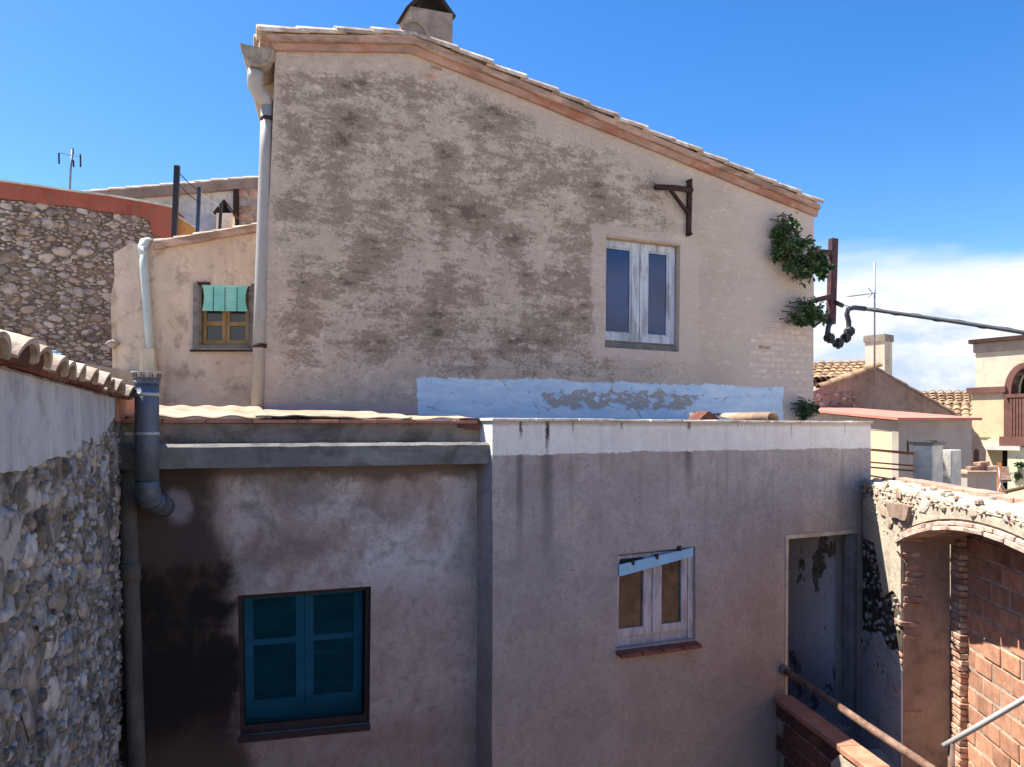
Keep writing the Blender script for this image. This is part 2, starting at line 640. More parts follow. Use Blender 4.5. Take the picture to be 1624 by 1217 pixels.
def annex_mat():
    m, t, b = new_mat('grey_render')
    vec, x, y, z = t.obj()
    ztop = A.uv(1000, 669)[1]
    n1 = t.noise(vec, 1.3, 5, 0.6)
    n2 = t.noise(vec, 6, 5, 0.6)
    n3 = t.noise(vec, 60, 3, 0.7)
    nv = t.noise(t.mapv(vec, (6, 6, .55)), 1.6, 4, 0.55)
    c = t.mix(t.ss(n1, .3, .7), lin('a99d95'), lin('beb2a9'))
    c = t.mix(t.mul(t.ss(n2, .48, .72), .35), c, lin('988578'))
    c = t.mix(t.mul(t.ss(n3, .52, .8), .3), c, lin('887a70'))
    c = t.mix(t.mul(t.ss(t.noise(vec, 2.4, 4), .58, .7), .4), c, lin('c9b8a8'))
    warm = t.ss(z, EYE - .9, EYE - 2.2)
    c = t.mix(t.mul(warm, .3), c, lin('a08c7e'))
    pt = t.ss(t.noise(t.mapv(vec, (1, 1, 1.3), (4, 0, 2)), 2.0, 6, .65, .3), .535, .56)
    c = t.mix(t.mul(pt, .22), c, lin('8b7e76'))
    c = t.mix(t.mul(t.ss(t.noise(vec, 17, 6, .75), .47, .66), .4), c, lin('857870'))
    # water stains below the paint band, run-off in streaks
    run = t.mul(t.ss(nv, .5, .68), t.ss(z, ztop - 1.35, ztop - .35))
    c = t.mix(t.mul(run, .45), c, lin('7d736c'))
    for px, wd, dn in ((824, .022, 1.4), (868, .036, 1.5), (1092, .035, .75)):
        xs = A.uv(px, 690)[0]
        d = t.m('ABSOLUTE', t.sub(t.add(x, t.mul(t.sub(n2, .5), .03)), xs))
        sm = t.mul(t.ss(d, wd * .3, wd * 2.4, 1, 0), t.ss(z, ztop - dn, ztop - .3, 0, .75))
        c = t.mix(t.mul(sm, .8), c, lin('4a4546'))
    # scuffs
    scf = t.mul(t.ss(t.noise(t.mapv(vec, (1, 1, .6)), 5, 6, .7), .66, .7), t.ss(t.noise(vec, .9, 2), .5, .62))
    c = t.mix(t.mul(scf, .5), c, lin('d8ccc3'))
    # white paint along the top with a ragged lower edge
    zb = A.uv(1000, 718)[1]
    e = t.add(t.mul(t.sub(t.noise(t.mapv(vec, (1, 1, .4)), 1.4, 3, .6), .5), .07), t.mul(t.sub(t.noise(vec, 16, 6, .75), .5), .055))
    band = t.ss(t.add(z, e), zb - .006, zb + .006)
    wc = t.mix(t.ss(n2, .35, .7), lin('e4ded4'), lin('efeae0'))
    wc = t.mix(t.mul(t.ss(nv, .5, .72), .25), wc, lin('9d9da6'))
    for px, wd, dn, k in ((826, .013, .17, .95), (868, .017, .34, 1.0), (909, .008, .12, .6), (986, .010, .1, .7), (1093, .02, .1, .95), (1255, .009, .2, .45), (1340, .008, .15, .5), (1170, .007, .08, .5)):
        xs = A.uv(px, 690)[0]
        d = t.m('ABSOLUTE', t.sub(t.add(x, t.mul(t.sub(t.noise(vec, 22, 3), .5), .03)), xs))
        sm = t.mul(t.ss(d, wd * .4, wd * 1.7, 1, 0), t.ss(z, ztop - dn, ztop - dn * .3))
        sm = t.mul(sm, t.ss(t.noise(vec, 40, 3), .28, .5))
        wc = t.mix(t.mul(sm, k), wc, lin('3a3432'))
    top = t.mul(t.ss(t.add(z, t.mul(t.sub(n2, .5), .05)), ztop - .05, ztop - .015), .5)
    wc = t.mix(top, wc, lin('84756a'))
    c = t.mix(band, c, wc)
    gr = t.noise(vec, 62, 4, .8)
    c = t.mix(t.mul(t.ss(gr, .5, .68), .42), c, lin('6a5f5a'))
    c = t.mix(t.mul(t.ss(gr, .5, .32), .22), c, lin('d6cac2'))
    h = t.add(t.add(t.mul(n2, .6), t.mul(n3, .6)), t.add(t.mul(band, .15), t.mul(gr, .35)))
    set_col(t, b, c, .95, h, .8, .014, .15)
    return m


def outbuilding_mat():
    m, t, b = new_mat('mouldy_render')
    vec, x, y, z = t.obj()
    n1 = t.noise(vec, 1.5, 6, .62, .5)
    n2 = t.noise(vec, 4.5, 6, .62, .4)
    n3 = t.noise(vec, 55, 3, .7)
    c = t.mix(t.ss(n2, .35, .68), lin('b09a90'), lin('c4b0a4'))
    c = t.mix(t.mul(t.ss(n3, .5, .8), .25), c, lin('8c7b72'))
    # pale salt bloom on the upper middle
    xa, xb = L.uv(345, 850)[0], L.uv(750, 850)[0]
    za, zt = L.uv(500, 930)[1], L.uv(500, 745)[1]
    bl = t.mul(t.mul(t.ss(x, xa - .1, xa + .3), t.ss(x, xb - .3, xb + .2, 1, 0)), t.mul(t.ss(z, za - .25, za + .2), t.ss(z, zt - .1, zt + .05, 1, 0)))
    c = t.mix(t.mul(t.mul(bl, t.ss(n1, .40, .56)), .85), c, lin('d8d0cc'))
    c = t.mix(t.mul(t.mul(bl, t.ss(n2, .48, .66)), .55), c, lin('84786f'))
    c = t.mix(t.mul(t.mul(bl, t.ss(t.noise(vec, 1.7, 6, .6, .3), .46, .62)), .65), c, lin('7a6e68'))
    c = t.mix(t.mul(t.ss(t.noise(vec, 15, 6, .75), .47, .66), .4), c, lin('76695f'))
    # brown line right under the gutter
    un = t.ss(t.add(z, t.mul(t.sub(n2, .5), .3)), zt - .12, zt - .02)
    c = t.mix(t.mul(un, .75), c, lin('5c4d45'))
    # black mould: left side and lower left, irregular edge
    xm = t.add(x, t.add(t.mul(t.sub(n1, .5), .55), t.mul(t.sub(n2, .5), .22)))
    zz = t.sub(z, EYE)
    edge = t.add(L.uv(360, 800)[0], t.mul(t.ss(zz, -.75, -1.05), .14))
    md = t.ss(t.sub(xm, edge), -.16, .10, 1, 0)
    mc = t.mix(t.ss(t.add(t.mul(n2, .6), t.mul(zz, .16)), .06, .24), lin('15110e'), lin('43382f'))
    mc = t.mix(t.ss(t.add(z, t.mul(t.sub(n2, .5), .2)), EYE - 1.02, EYE - .92), mc, lin('4c413b'))
    c = t.mix(t.mul(md, .96), c, mc)
    lo = t.ss(t.add(z, t.mul(t.sub(n1, .5), .7)), EYE - 1.9, EYE - 2.4)
    c = t.mix(t.mul(lo, .4), c, lin('80685c'))
    # new mortar where the flue enters
    fx, fz = L.uv(283, 802)
    d = t.m('SQRT', t.add(t.m('POWER', t.sub(x, fx), 2.0), t.m('POWER', t.mul(t.sub(z, fz), .85), 2.0)))
    c = t.mix(t.mul(t.ss(t.add(d, t.mul(t.sub(n2, .5), .16)), .06, .13, 1, 0), .9), c, lin('948a90'))
    gr = t.noise(vec, 62, 4, .8)
    c = t.mix(t.mul(t.ss(gr, .5, .7), .28), c, lin('4f4642'))
    h = t.add(t.add(t.mul(n2, .8), t.mul(n3, .5)), t.mul(gr, .3))
    set_col(t, b, c, .95, h, .8, .014, .12)
    return m


def house_mat(name, c0, c1, stain, k=.5, s=1.2, str_z=.6, bump=.4):
    m, t, b = new_mat(name)
    vec, x, y, z = t.obj()
    n1 = t.noise(t.mapv(vec, (1, 1, str_z)), s, 6, .62, .4)
    n2 = t.noise(vec, s * 5, 5, .62)
    n3 = t.noise(vec, 45, 3, .7)
    c = t.mix(t.ss(n1, .35, .65), c0, c1)
    c = t.mix(t.mul(t.ss(n2, .5, .66), k * .7), c, stain)
    c = t.mix(t.mul(t.ss(t.noise(vec, s * 2.2, 6, .65, .6), .53, .57), k * .5), c, sc(c1, 1.08))
    c = t.mix(t.mul(t.ss(t.noise(t.mapv(vec, (5, 5, .6)), s, 4), .55, .72), k * .6), c, stain)
    c = t.mix(t.mul(t.ss(n3, .5, .8), .25), c, stain)
    set_col(t, b, c, .95, t.add(t.mul(n2, .7), t.mul(n3, .4)), bump, .015, .15)
    return m


def stone_mat(name, cols, var=.3):
    m, t, b = new_mat(name)
    vec, x, y, z = t.obj()
    r_ = t.rand()
    n = len(cols)
    c = t.ramp(r_, [(i / (n - 1), q) for i, q in enumerate(cols)])
    gp = t.n.new('ShaderNodeNewGeometry').outputs['Position']
    n1 = t.noise(gp, 9, 5, .65)
    n2 = t.noise(gp, 45, 4, .65)
    c = t.mix(t.mul(t.ss(n1, .42, .68), var * 1.6), c, sc(cols[0], .45))
    c = t.mix(t.mul(t.ss(n2, .5, .75), var), c, sc(cols[-1], 1.15))
    set_col(t, b, c, .93, t.add(n1, t.mul(n2, .6)), .7, .012, .2)
    return m


M = {}
M['gable'] = gable_mat()
M['annex'] = annex_mat()
M['outb'] = outbuilding_mat()
M['small_house'] = house_mat('tan_render', lin('bba794'), lin('cfbba7'), lin('8c7a69'), .9, 1.1)
M['plaster_grey'] = house_mat('lime_plaster_grey', lin('a9a8a8'), lin('bebcba'), lin('7f7b78'), .55, 2.0, .4)
M['plaster_white'] = house_mat('old_white_plaster', lin('a89e8c'), lin('bbb09c'), lin('857663'), .7, 2.6, 1.0, .8)
M['mortar'] = basic('mortar_bed', lin('8a8176'), .97, .4, 9, .9, 45, dirt=lin('4a453d'), dirt_amt=.7, dirt_scale=5)
M['damp_bed'] = basic('damp_dark_bed', lin('4d463e'), .97, .4, 9, .9, 45, dirt=lin('231f1b'), dirt_amt=.8, dirt_scale=5)
M['mortar_far'] = basic('mortar_far', lin('7d6d61'), .97, .3, 4, .9, 30, dirt=lin('4a4038'), dirt_amt=.6, dirt_scale=3)
M['stone_near'] = stone_mat('field_stone', [lin('58534c'), lin('979088'), lin('bab3ac'), lin('7b7164'), lin('c6bfb6'), lin('968570'), lin('aaa9ab'), lin('6a6358'), lin('8d816f')], .55)
M['stone_far'] = stone_mat('far_stone', [lin('6d6159'), lin('a0938a'), lin('bcaea4'), lin('83746a'), lin('ada096'), lin('97806f'), lin('b6aca6'), lin('766a62')], .45)
M['rubble'] = stone_mat('rubble_fragment', [lin('8f7a68'), lin('b5aa98'), lin('c9c2b3'), lin('a08572'), lin('bdb3a2'), lin('9c6a54')])
M['brick'] = basic('red_brick', lin('9a5f45'), .93, .3, 14, .5, 70, dirt=lin('6a4334'), dirt_amt=.5, dirt_scale=9, rnd=.3)
M['hollow_brick'] = basic('hollow_brick', lin('ad8068'), .92, .22, 9, .4, 80, dirt=lin('8c6450'), dirt_amt=.5, dirt_scale=5, rnd=.28)
M['brick_dark'] = basic('old_dark_brick', lin('6e463a'), .93, .3, 12, .5, 70, dirt=lin('40302b'), dirt_amt=.6, dirt_scale=6, rnd=.3)
M['brick_pale'] = basic('lime_washed_brick', lin('d2c0b3'), .95, .12, 12, .6, 60, dirt=lin('bfa797'), dirt_amt=.5, dirt_scale=8, rnd=.1)
M['brick_rough'] = basic('broken_brick', lin('a9806a'), .95, .3, 12, .7, 60, dirt=lin('c2b5a2'), dirt_amt=.7, dirt_scale=9, rnd=.3)
M['mortar_pale'] = basic('pale_mortar', lin('a89a8c'), .96, .25, 8, .8, 60, dirt=lin('857566'), dirt_amt=.5)
M['tile_lime'] = basic('weathered_roof_tile', lin('b09a86'), .92, .25, 8, .5, 60, dirt=lin('dcd6c8'), dirt_amt=.75, dirt_scale=5, rnd=.2)
M['tile_old'] = basic('old_coping_tile', lin('ab9c8c'), .92, .3, 9, .5, 60, dirt=lin('7d685a'), dirt_amt=.55, dirt_scale=7, rnd=.25)
M['tile_ochre'] = basic('ochre_roof_tile', lin('9c8266'), .9, .3, 6, .4, 40, dirt=lin('7f6444'), dirt_amt=.5, dirt_scale=4, rnd=.3)
M['kerb'] = basic('pale_kerb_tile', lin('a98676'), .92, .2, 7, .5, 60, dirt=lin('8c6f62'), dirt_amt=.5, dirt_scale=5, rnd=.15)
M['arch_brick'] = basic('limed_arch_brick', lin('b09586'), .95, .25, 10, .7, 60, dirt=lin('cbbcab'), dirt_amt=.7, dirt_scale=8, rnd=.2)
M['slab_pink'] = basic('pinkish_slab', lin('a08878'), .92, .2, 7, .4, 60)
M['terracotta'] = basic('terracotta', lin('aa7862'), .9, .2, 9, .35, 70, dirt=lin('8a5a48'), dirt_amt=.4, dirt_scale=6, rnd=.15)
M['sill_tile'] = basic('dark_terracotta', lin('8d5241'), .85, .2, 9, .35, 70, dirt=lin('5c3a30'), dirt_amt=.5, dirt_scale=7, rnd=.15)
M['cornice'] = basic('cornice_render', lin('b0917f'), .93, .25, 5, .6, 40, dirt=lin('77604f'), dirt_amt=.75, dirt_scale=4, stretch=(.5, 1, 1.6))
M['cornice_orange'] = basic('orange_limewash', lin('a88775'), .93, .25, 5, .6, 40, dirt=lin('94583f'), dirt_amt=.8, dirt_scale=2.5, stretch=(.5, 1, 1))
M['concrete'] = basic('weathered_concrete', lin('827f78'), .95, .25, 3, .6, 60, dirt=lin('45443f'), dirt_amt=.6, dirt_scale=2.5, stretch=(1, 1, 1.6))
M['fascia'] = basic('fascia_render', lin('8c7d70'), .95, .25, 3, .5, 60, dirt=lin('4b4038'), dirt_amt=.7, dirt_scale=2.2)
M['concrete_pale'] = basic('pale_concrete', lin('bdb9ae'), .93, .2, 3, .5, 50, dirt=lin('8b8a80'), dirt_amt=.5, dirt_scale=2.5)
M['coping_white'] = basic('whitewashed_coping', lin('d2c8bb'), .93, .15, 6, .5, 50, dirt=lin('8b6a55'), dirt_amt=.55, dirt_scale=5)
M['felt'] = basic('sun_bleached_sheet', lin('a38d78'), .92, .25, 3, .4, 30, dirt=lin('7d6a58'), dirt_amt=.6, dirt_scale=4)
M['chimney'] = basic('chimney_render', lin('8f8378'), .94, .2, 5, .5, 50, dirt=lin('6b6058'), dirt_amt=.55, dirt_scale=4)
M['soot'] = basic('sooty_slab', lin('332d2b'), .95, .3, 6, .4, 40)
M['pvc'] = basic('grey_plastic_pipe', lin('98948f'), .5, .1, 3, .05, 50, spec=.4, dirt=lin('86827c'), dirt_amt=.3, stretch=(1, 1, .3))
M['pvc_pale'] = basic('pale_plastic_pipe', lin('a9b4b5'), .5, .1, 3, .05, 50, spec=.4, dirt=lin('8d928f'), dirt_amt=.35, stretch=(1, 1, .3))
M['pipe_box'] = basic('pale_pipe_box', lin('bcae97'), .7, .1, 5, .1, 50)
M['gutter'] = basic('fibre_cement', lin('9b8f80'), .9, .25, 5, .4, 50, dirt=lin('6f6658'), dirt_amt=.6, dirt_scale=5)
M['downpipe_old'] = basic('mossy_fibre_cement', lin('6a655c'), .93, .3, 4, .4, 50, dirt=lin('403f36'), dirt_amt=.7, dirt_scale=3, stretch=(1, 1, .5))
M['flue'] = basic('dull_zinc', lin('636a74'), .55, .2, 4, .15, 40, metal=.35, spec=.4, dirt=lin('474f5a'), dirt_amt=.5, dirt_scale=4)
M['flue_bright'] = basic('bright_zinc', lin('b5b5ae'), .45, .15, 6, .1, 40, metal=.5)
M['rust'] = basic('rusty_iron', lin('3a2a26'), .85, .35, 12, .5, 80, metal=.2, dirt=lin('5a3424'), dirt_amt=.5, dirt_scale=9)
M['rust_purple'] = basic('red_lead_steel', lin('4a3439'), .75, .3, 10, .4, 80, metal=.2, dirt=lin('6b3f34'), dirt_amt=.5, dirt_scale=8)
M['rail_rust'] = basic('rusty_rail', lin('7b6355'), .8, .3, 10, .4, 80, metal=.15, dirt=lin('54372b'), dirt_amt=.6, dirt_scale=7)
M['rail_ochre'] = basic('ochre_painted_rail', lin('b06a3c'), .7, .2, 8, .2, 60)
M['dark_metal'] = basic('dark_painted_metal', lin('2b2c33'), .6, .2, 8, .2, 60, metal=.2)
M['blue_metal'] = basic('blue_painted_post', lin('27415f'), .6, .2, 8, .2, 60)
M['alu'] = basic('dull_aluminium', lin('8b8b90'), .5, .1, 8, .1, 60, metal=.6)
M['cable'] = basic('black_cable', lin('3a3d44'), .7, .2, 10, .2, 60)
M['wood_white'] = basic('peeling_white_paint', lin('b9c0c9'), .8, .12, 7, .4, 70, dirt=lin('7b7873'), dirt_amt=.6, dirt_scale=6, stretch=(2.2, 1, .45))
M['wood_white2'] = basic('dirty_white_paint', lin('c3bdbc'), .8, .12, 7, .4, 70, dirt=lin('8a817a'), dirt_amt=.5, dirt_scale=8, stretch=(2, 1, .5))
M['wood_grey'] = basic('bare_grey_sill', lin('77736f'), .9, .25, 8, .5, 70, dirt=lin('4e4a46'), dirt_amt=.6, dirt_scale=7, stretch=(.5, 1, 2))
M['wood_ochre'] = basic('varnished_wood', lin('8a7048'), .7, .2, 9, .2, 60, stretch=(1, 1, .4))
M['wood_dark'] = basic('dark_window_frame', lin('3b2f2c'), .85, .25, 8, .3, 60)
M['frame_blue'] = basic('blue_grey_casement', lin('b5c3cf'), .7, .12, 6, .2, 60)
M['sky_blue'] = basic('sky_blue_slat', lin('9ccbe0'), .6, .06, 6, .05, 60)
M['door_cream'] = basic('cream_door_lining', lin('c9b8a0'), .85, .15, 8, .3, 60, dirt=lin('8f8070'), dirt_amt=.4)
M['door_grey'] = basic('grey_door_lining', lin('7d7a7c'), .85, .15, 8, .3, 60, dirt=lin('55504e'), dirt_amt=.4)
M['lintel_tan'] = basic('tan_reveal', lin('b29b82'), .95, .12, 6, .3, 60)
M['red_paint'] = house_mat('red_limewash', lin('87463a'), lin('985647'), lin('786053'), .8, 1.6)
M['ochre_paint'] = house_mat('ochre_limewash', lin('a9763f'), lin('bb8a52'), lin('7a5b40'), .5, 1.6)
M['white_wall'] = house_mat('white_wash', lin('b9b3ad'), lin('cfc9c4'), lin('8d8079'), .6, 1.4)
M['cream_wall'] = house_mat('cream_wall', lin('bfb39c'), lin('cdc2ac'), lin('9c8f78'), .6, .8)
M['cream_low'] = house_mat('pale_green_wall', lin('b9b89c'), lin('c9c6ac'), lin('9a9a80'), .45, .8)
M['shed_wall'] = house_mat('shed_shade_grey', lin('8e8782'), lin('9c948d'), lin('766e68'), .35, .7)  # shade on the shed front is put into this grey
M['shed_cream'] = house_mat('shed_sunlit_cream', lin('c6b08e'), lin('d0ba98'), lin('ab9474'), .4, .6)  # sunlight on the shed side is put into this cream
M['mud_wall'] = house_mat('brown_rubble_render', lin('8a7567'), lin('9e887a'), lin('64554b'), .65, 1.3, 1.0, .7)
M['cornice_grey'] = basic('grey_cornice', lin('9c8f80'), .9, .15, 3, .3, 30)
M['loggia_red'] = basic('dark_red_trim', lin('6b4a42'), .85, .2, 5, .3, 40)
M['red_roof'] = basic('red_sheet_roof', lin('b07264'), .85, .12, 2, .2, 20)
M['black_void'] = basic('interior_shade_black', lin('1a1614'), .98, .3, 3, 0)  # near-black colour stands in for the shade inside openings
M['plank'] = basic('orange_plank', lin('b3713f'), .8, .2, 5, .2, 40)
M['earth'] = basic('packed_earth', lin('b3aca0'), .97, .25, .6, .6, 12, dirt=lin('6e624f'), dirt_amt=.5, dirt_scale=.3)
M['court'] = basic('bounce_cutting_dark', lin('5f564c'), .95, .3, 1.5, .5, 20)  # dark tone picked to weaken bounce light, not wetness
M['paving'] = basic('terrace_paving', lin('b2a89b'), .95, .2, 1.5, .4, 25, dirt=lin('7f6f5c'), dirt_amt=.5, dirt_scale=.8)
M['wall_white_in'] = None


def inner_wall_mat():
    m, t, b = new_mat('peeling_inner_plaster')
    vec, x, y, z = t.obj()
    n1 = t.noise(t.mapv(vec, (1, 2.0, 1.0), (3.1, .7, 1.3)), 1.5, 5, .6, .6)
    n2 = t.noise(vec, 16, 5, .65)
    c = t.mix(t.ss(n2, .35, .7), lin('c2c0c6'), lin('d2d0d4'))
    v = t.add(n1, t.mul(t.sub(n2, .5), .1))
    peel = t.ss(v, .575, .60)
    c = t.mix(peel, c, t.mix(t.ss(n2, .4, .6), lin('5f584f'), lin('82796e')))
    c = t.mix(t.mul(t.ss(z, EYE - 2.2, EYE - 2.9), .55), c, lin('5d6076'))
    set_col(t, b, c, .95, t.sub(n2, t.mul(peel, 1.5)), .5, .02, .12)
    return m


M['wall_white_in'] = inner_wall_mat()


def glass_mat(name, col, rough=.04, spec=.6, var=.0, vscale=4):
    m, t, b = new_mat(name)
    vec, x, y, z = t.obj()
    c = col
    if var:
        c = t.mix(t.ss(t.noise(vec, vscale, 5, .6), .3, .7), sc(col, 1 - var), sc(col, 1 + var))
    t.put(b.inputs['Base Color'], c)
    b.inputs['Roughness'].default_value = rough
    b.inputs['Specular IOR Level'].default_value = spec
    b.inputs['Coat Weight'].default_value = 0.25
    b.inputs['Coat Roughness'].default_value = 0.03
    t.put(b.inputs['Normal'], t.bump(t.noise(vec, 3.0, 2), .05, .02))
    return m


M['glass_sky'] = glass_mat('sky_tinted_glass', (.006, .028, .12), .04, .55, .35, 2.0)  # deep blue base imitates the sky reflected in the gable panes
M['glass_dark'] = glass_mat('dim_window_glass', (.02, .022, .028), .06, .5)
M['glass_brown'] = glass_mat('frosted_brown_glass', (.075, .055, .035), .35, .4, .5, 9)
M['glass_teal'] = glass_mat('teal_shaded_glass', (.01, .035, .045), .15, .4)


def screen_mat():
    m, t, b = new_mat('blue_insect_screen')
    vec, x, y, z = t.obj()
    n = t.noise(t.mapv(vec, (1, 1, 5)), 3.5, 4)
    low = t.mul(t.ss(t.add(z, t.mul(t.sub(n, .5), .2)), L.uv(480, 1100)[1], L.uv(480, 1145)[1]), .25)
    tr = t.n.new('ShaderNodeBsdfTransparent')
    tr.inputs[0].default_value = (.62, .84, .92, 1)
    df = t.n.new('ShaderNodeBsdfDiffuse')
    t.put(df.inputs[0], t.mix(t.ss(n, .3, .7), lin('16454f'), lin('20565f')))
    ms = t.n.new('ShaderNodeMixShader')
    t.put(ms.inputs[0], t.add(t.mul(n, .18), t.add(.22, low)))
    t.l.new(tr.outputs[0], ms.inputs[1]); t.l.new(df.outputs[0], ms.inputs[2])
    t.l.new(ms.outputs[0], t.n['Material Output'].inputs[0])
    return m


M['screen'] = screen_mat()


def blind_mat():
    m, t, b = new_mat('turquoise_blind')
    vec, x, y, z = t.obj()
    t.put(b.inputs['Base Color'], t.mix(t.ss(t.noise(vec, 4, 3), .3, .7), lin('6dbcb2'), lin('8fcfc2')))
    b.inputs['Roughness'].default_value = .6
    return m


M['blind'] = blind_mat()


def leaf_mat():
    m, t, b = new_mat('caper_leaf')
    r_ = t.n.new('ShaderNodeNewGeometry').outputs['Random Per Island']
    t.put(b.inputs['Base Color'], t.ramp(r_, [(0, (.02, .045, .016)), (.45, (.04, .085, .028)), (.85, (.09, .15, .05)), (1, (.16, .15, .07))]))
    b.inputs['Roughness'].default_value = .55
    b.inputs['Specular IOR Level'].default_value = .35
    return m


M['leaf'] = leaf_mat()
M['twig'] = basic('twig', lin('5a4a36'), .9, .2, 10, .2)

NEAR_STONES = [mesh_from('stone', *stone_mesh(20 + k, 8), M['stone_near'], k % 3 == 0) for k in range(10)]
FAR_STONES = [mesh_from('stone', *stone_mesh(40 + k, 8), M['stone_far'], k % 2 == 0) for k in range(10)]
RUBBLE = [mesh_from('rubble', *stone_mesh(60 + k, 7), M['rubble'], False) for k in range(6)]

# ================================================================= ground and standing levels
def structure(o):
    o['kind'] = 'structure'
    return o


structure(MB().box(-900, 900, -300, 1500, -2, 0).build('ground', M['earth']))
structure(MB().box(-2.6, 4.2, -.34, 7.6, 0.004, 0.012).build('added_dark_floor', M['court']))  # unseen dark sheet added to cut light bounced up the annex
structure(MB().box(-9.0, 8.0, -14.0, -0.35, 0.004, EYE - 1.45).build('bounce_terrace', M['paving']))  # unseen block behind the camera, enlarged to bounce sunlight onto the walls

# ================================================================= tall gabled house
gh = G.thing('gable_house', 'tall gabled house with stained tan render and a pale blue painted strip', 'house')
XL = G.uv(412, 640)[0]
XR = G.uv(1289, 655)[0]
ctop = G.poly([(413, 60), (650, 62), (1294, 327)])          # underside of the verge tiles
cmid = G.poly([(428, 71), (652, 74), (1294, 335)])
cbot = G.poly([(434, 82), (652, 86), (1293, 345)])
SHW = XR - XL


def shear(mb):
    """the left flank of the house runs straight back, not square to the gable"""
    mb.v = [(x + 0.2 * max(y, 0) * max(0.0, 1 - (x - XL) / SHW), y, z) for x, y, z in mb.v]
    return mb


gw_q = G.poly([(959.3, 551), (1077, 558.5), (1079, 387.6), (961, 373)])
tl = G.uv(437, 80)
gout = [(XL, 0.0), (XR, 0.0), (XR + .02, G.uv(1292, 342)[1])] + [(cmid[1][0], cmid[1][1])] + [(tl[0], cmid[0][1]), (XL, EYE + .3)]
gout = rough_poly(gout, .35, .012, 3, keep=(0,))
shear(MB().slab(gout, [gw_q], 0, .34)).build('wall', M['gable'], gh)
shear(MB().box(XL + .01, XL + .3, .34, 6, 0, G.uv(437, 80)[1])).build('side_wall', M['small_house'], gh)
MB().box(XR - .3, XR - .01, .34, 6, 0, G.uv(1292, 345)[1]).build('side_wall', M['small_house'], gh)
shear(MB().slab([(XL + .1, 0.05), (XR - .1, 0.05), (XR - .1, G.uv(1292, 350)[1] - .1), (cmid[1][0], cmid[1][1] - .1), (XL + .1, cmid[0][1] - .12)], [], 5.8, 6.1)).build('back_wall', M['small_house'], gh)


def strip(up, dn, y0, y1, step=.3, amp=.008, seed=0):
    return MB().slab(rough_poly(list(up) + list(dn)[::-1], step, amp, seed), [], y0, y1)


shear(strip(ctop, cmid, -.085, .3, .25, .014, 5)).build('cornice_course', M['cornice'], gh)
shear(strip([(a, b - .002) for a, b in cmid], cbot, -.045, -.002, .25, .010, 9)).build('cornice_moulding', M['cornice_orange'], gh)
rtop = [(a, b + .05) for a, b in ctop]
shear(MB().slab(list(rtop) + [(a, b + .002) for a, b in ctop][::-1], [], -.02, 6.2)).build('roof', M['tile_lime'], gh)

VT = tile_mesh('verge_tile', M['tile_lime'], .50, .1, .082, .018)


def basis(o, X, up=Vector((0, -.05, 1))):
    X = Vector(X).normalized()
    Y = Vector(up).cross(X).normalized()
    Z = X.cross(Y)
    m_ = Matrix((X, Y, Z)).transposed().to_4x4()
    m_.translation = Vector(o)
    return m_


def row_of_tiles(parent, mesh, a, b, n, y, name='roof_tile', lift=.03, seed=0, wob=.02):
    """lapped tiles from the low end a to the high end b"""
    r = random.Random(seed)
    a, b = Vector((a[0], y, a[1])), Vector((b[0], y, b[1]))
    d = (b - a)
    for k in range(n):
        o = a + d * (k / n) + Vector((0, r.uniform(-.012, .012), lift + r.uniform(-.006, .008)))
        X = d.normalized() + Vector((0, r.uniform(-wob, wob), -.045 + r.uniform(-wob, wob) * .6))
        inst(name, mesh, parent, basis(o, X))


ridge = (ctop[1][0], ctop[1][1])
row_of_tiles(gh, VT, (ctop[0][0] - .03, ctop[0][1] + .02), (ridge[0] - .05, ridge[1] + .02), 4, -.02, 'verge_tile', .012, 3)
row_of_tiles(gh, VT, (ctop[2][0] + .03, ctop[2][1] + .02), (ridge[0] + .1, ridge[1] + .02), 14, -.02, 'verge_tile', .012, 4)
row_of_tiles(gh, VT, (ctop[0][0] - .03, ctop[0][1] + .02), (ridge[0] - .05, ridge[1] + .02), 4, .2, 'verge_tile', .012, 13)
row_of_tiles(gh, VT, (ctop[2][0] + .03, ctop[2][1] + .02), (ridge[0] + .1, ridge[1] + .02), 14, .2, 'verge_tile', .012, 14)
# ridge tile end and mortar lump
RT = tile_mesh('ridge_tile', M['chimney'], .5, .16, .14, .03, 9, 190)
rp = G.uv(655, 52)
for k in range(4):
    inst('ridge_tile', RT, gh, basis((rp[0], -.06 + .42 * k, rp[1] + .0), (0, 1, .02), (0, 0, 1)))
MB().slab(rough_poly([(rp[0] - .15, rp[1] - .06), (rp[0] + .17, rp[1] - .09), (rp[0] + .11, rp[1] + .08), (rp[0], rp[1] + .115), (rp[0] - .1, rp[1] + .07)], .04, .03, 2), [], -.035, .3).build('ridge_mortar', M['chimney'], gh)
# chimney behind the ridge
cq = G.poly([(652, 80), (717, 92), (718, 22), (651, 10)], .55)
chm = MB().slab(cq, [], .55, 1.0).build('chimney', M['chimney'], gh)
ct, cr = Vector(cq[3]), Vector(cq[2])
cmx = (ct + cr) / 2
for sgn, e in ((-1, ct), (1, cr)):
    ap = cmx + Vector((sgn * .035, .27))
    o_ = Vector((sgn * .05, -.012))
    MB().slab([tuple(e + o_), tuple(ap + Vector((0, .03))), tuple(ap - Vector((sgn * .04, .01))), tuple(e - Vector((sgn * .02, -.004)))], [], .56, 1.0).build('cap_slab', M['soot'], chm)
MB().slab([tuple(ct + Vector((.05, .003))), tuple(cr + Vector((-.05, .003))), tuple(cmx + Vector((0, .2)))], [], .75, .8).build('cap_shadow_board', M['soot'], chm)


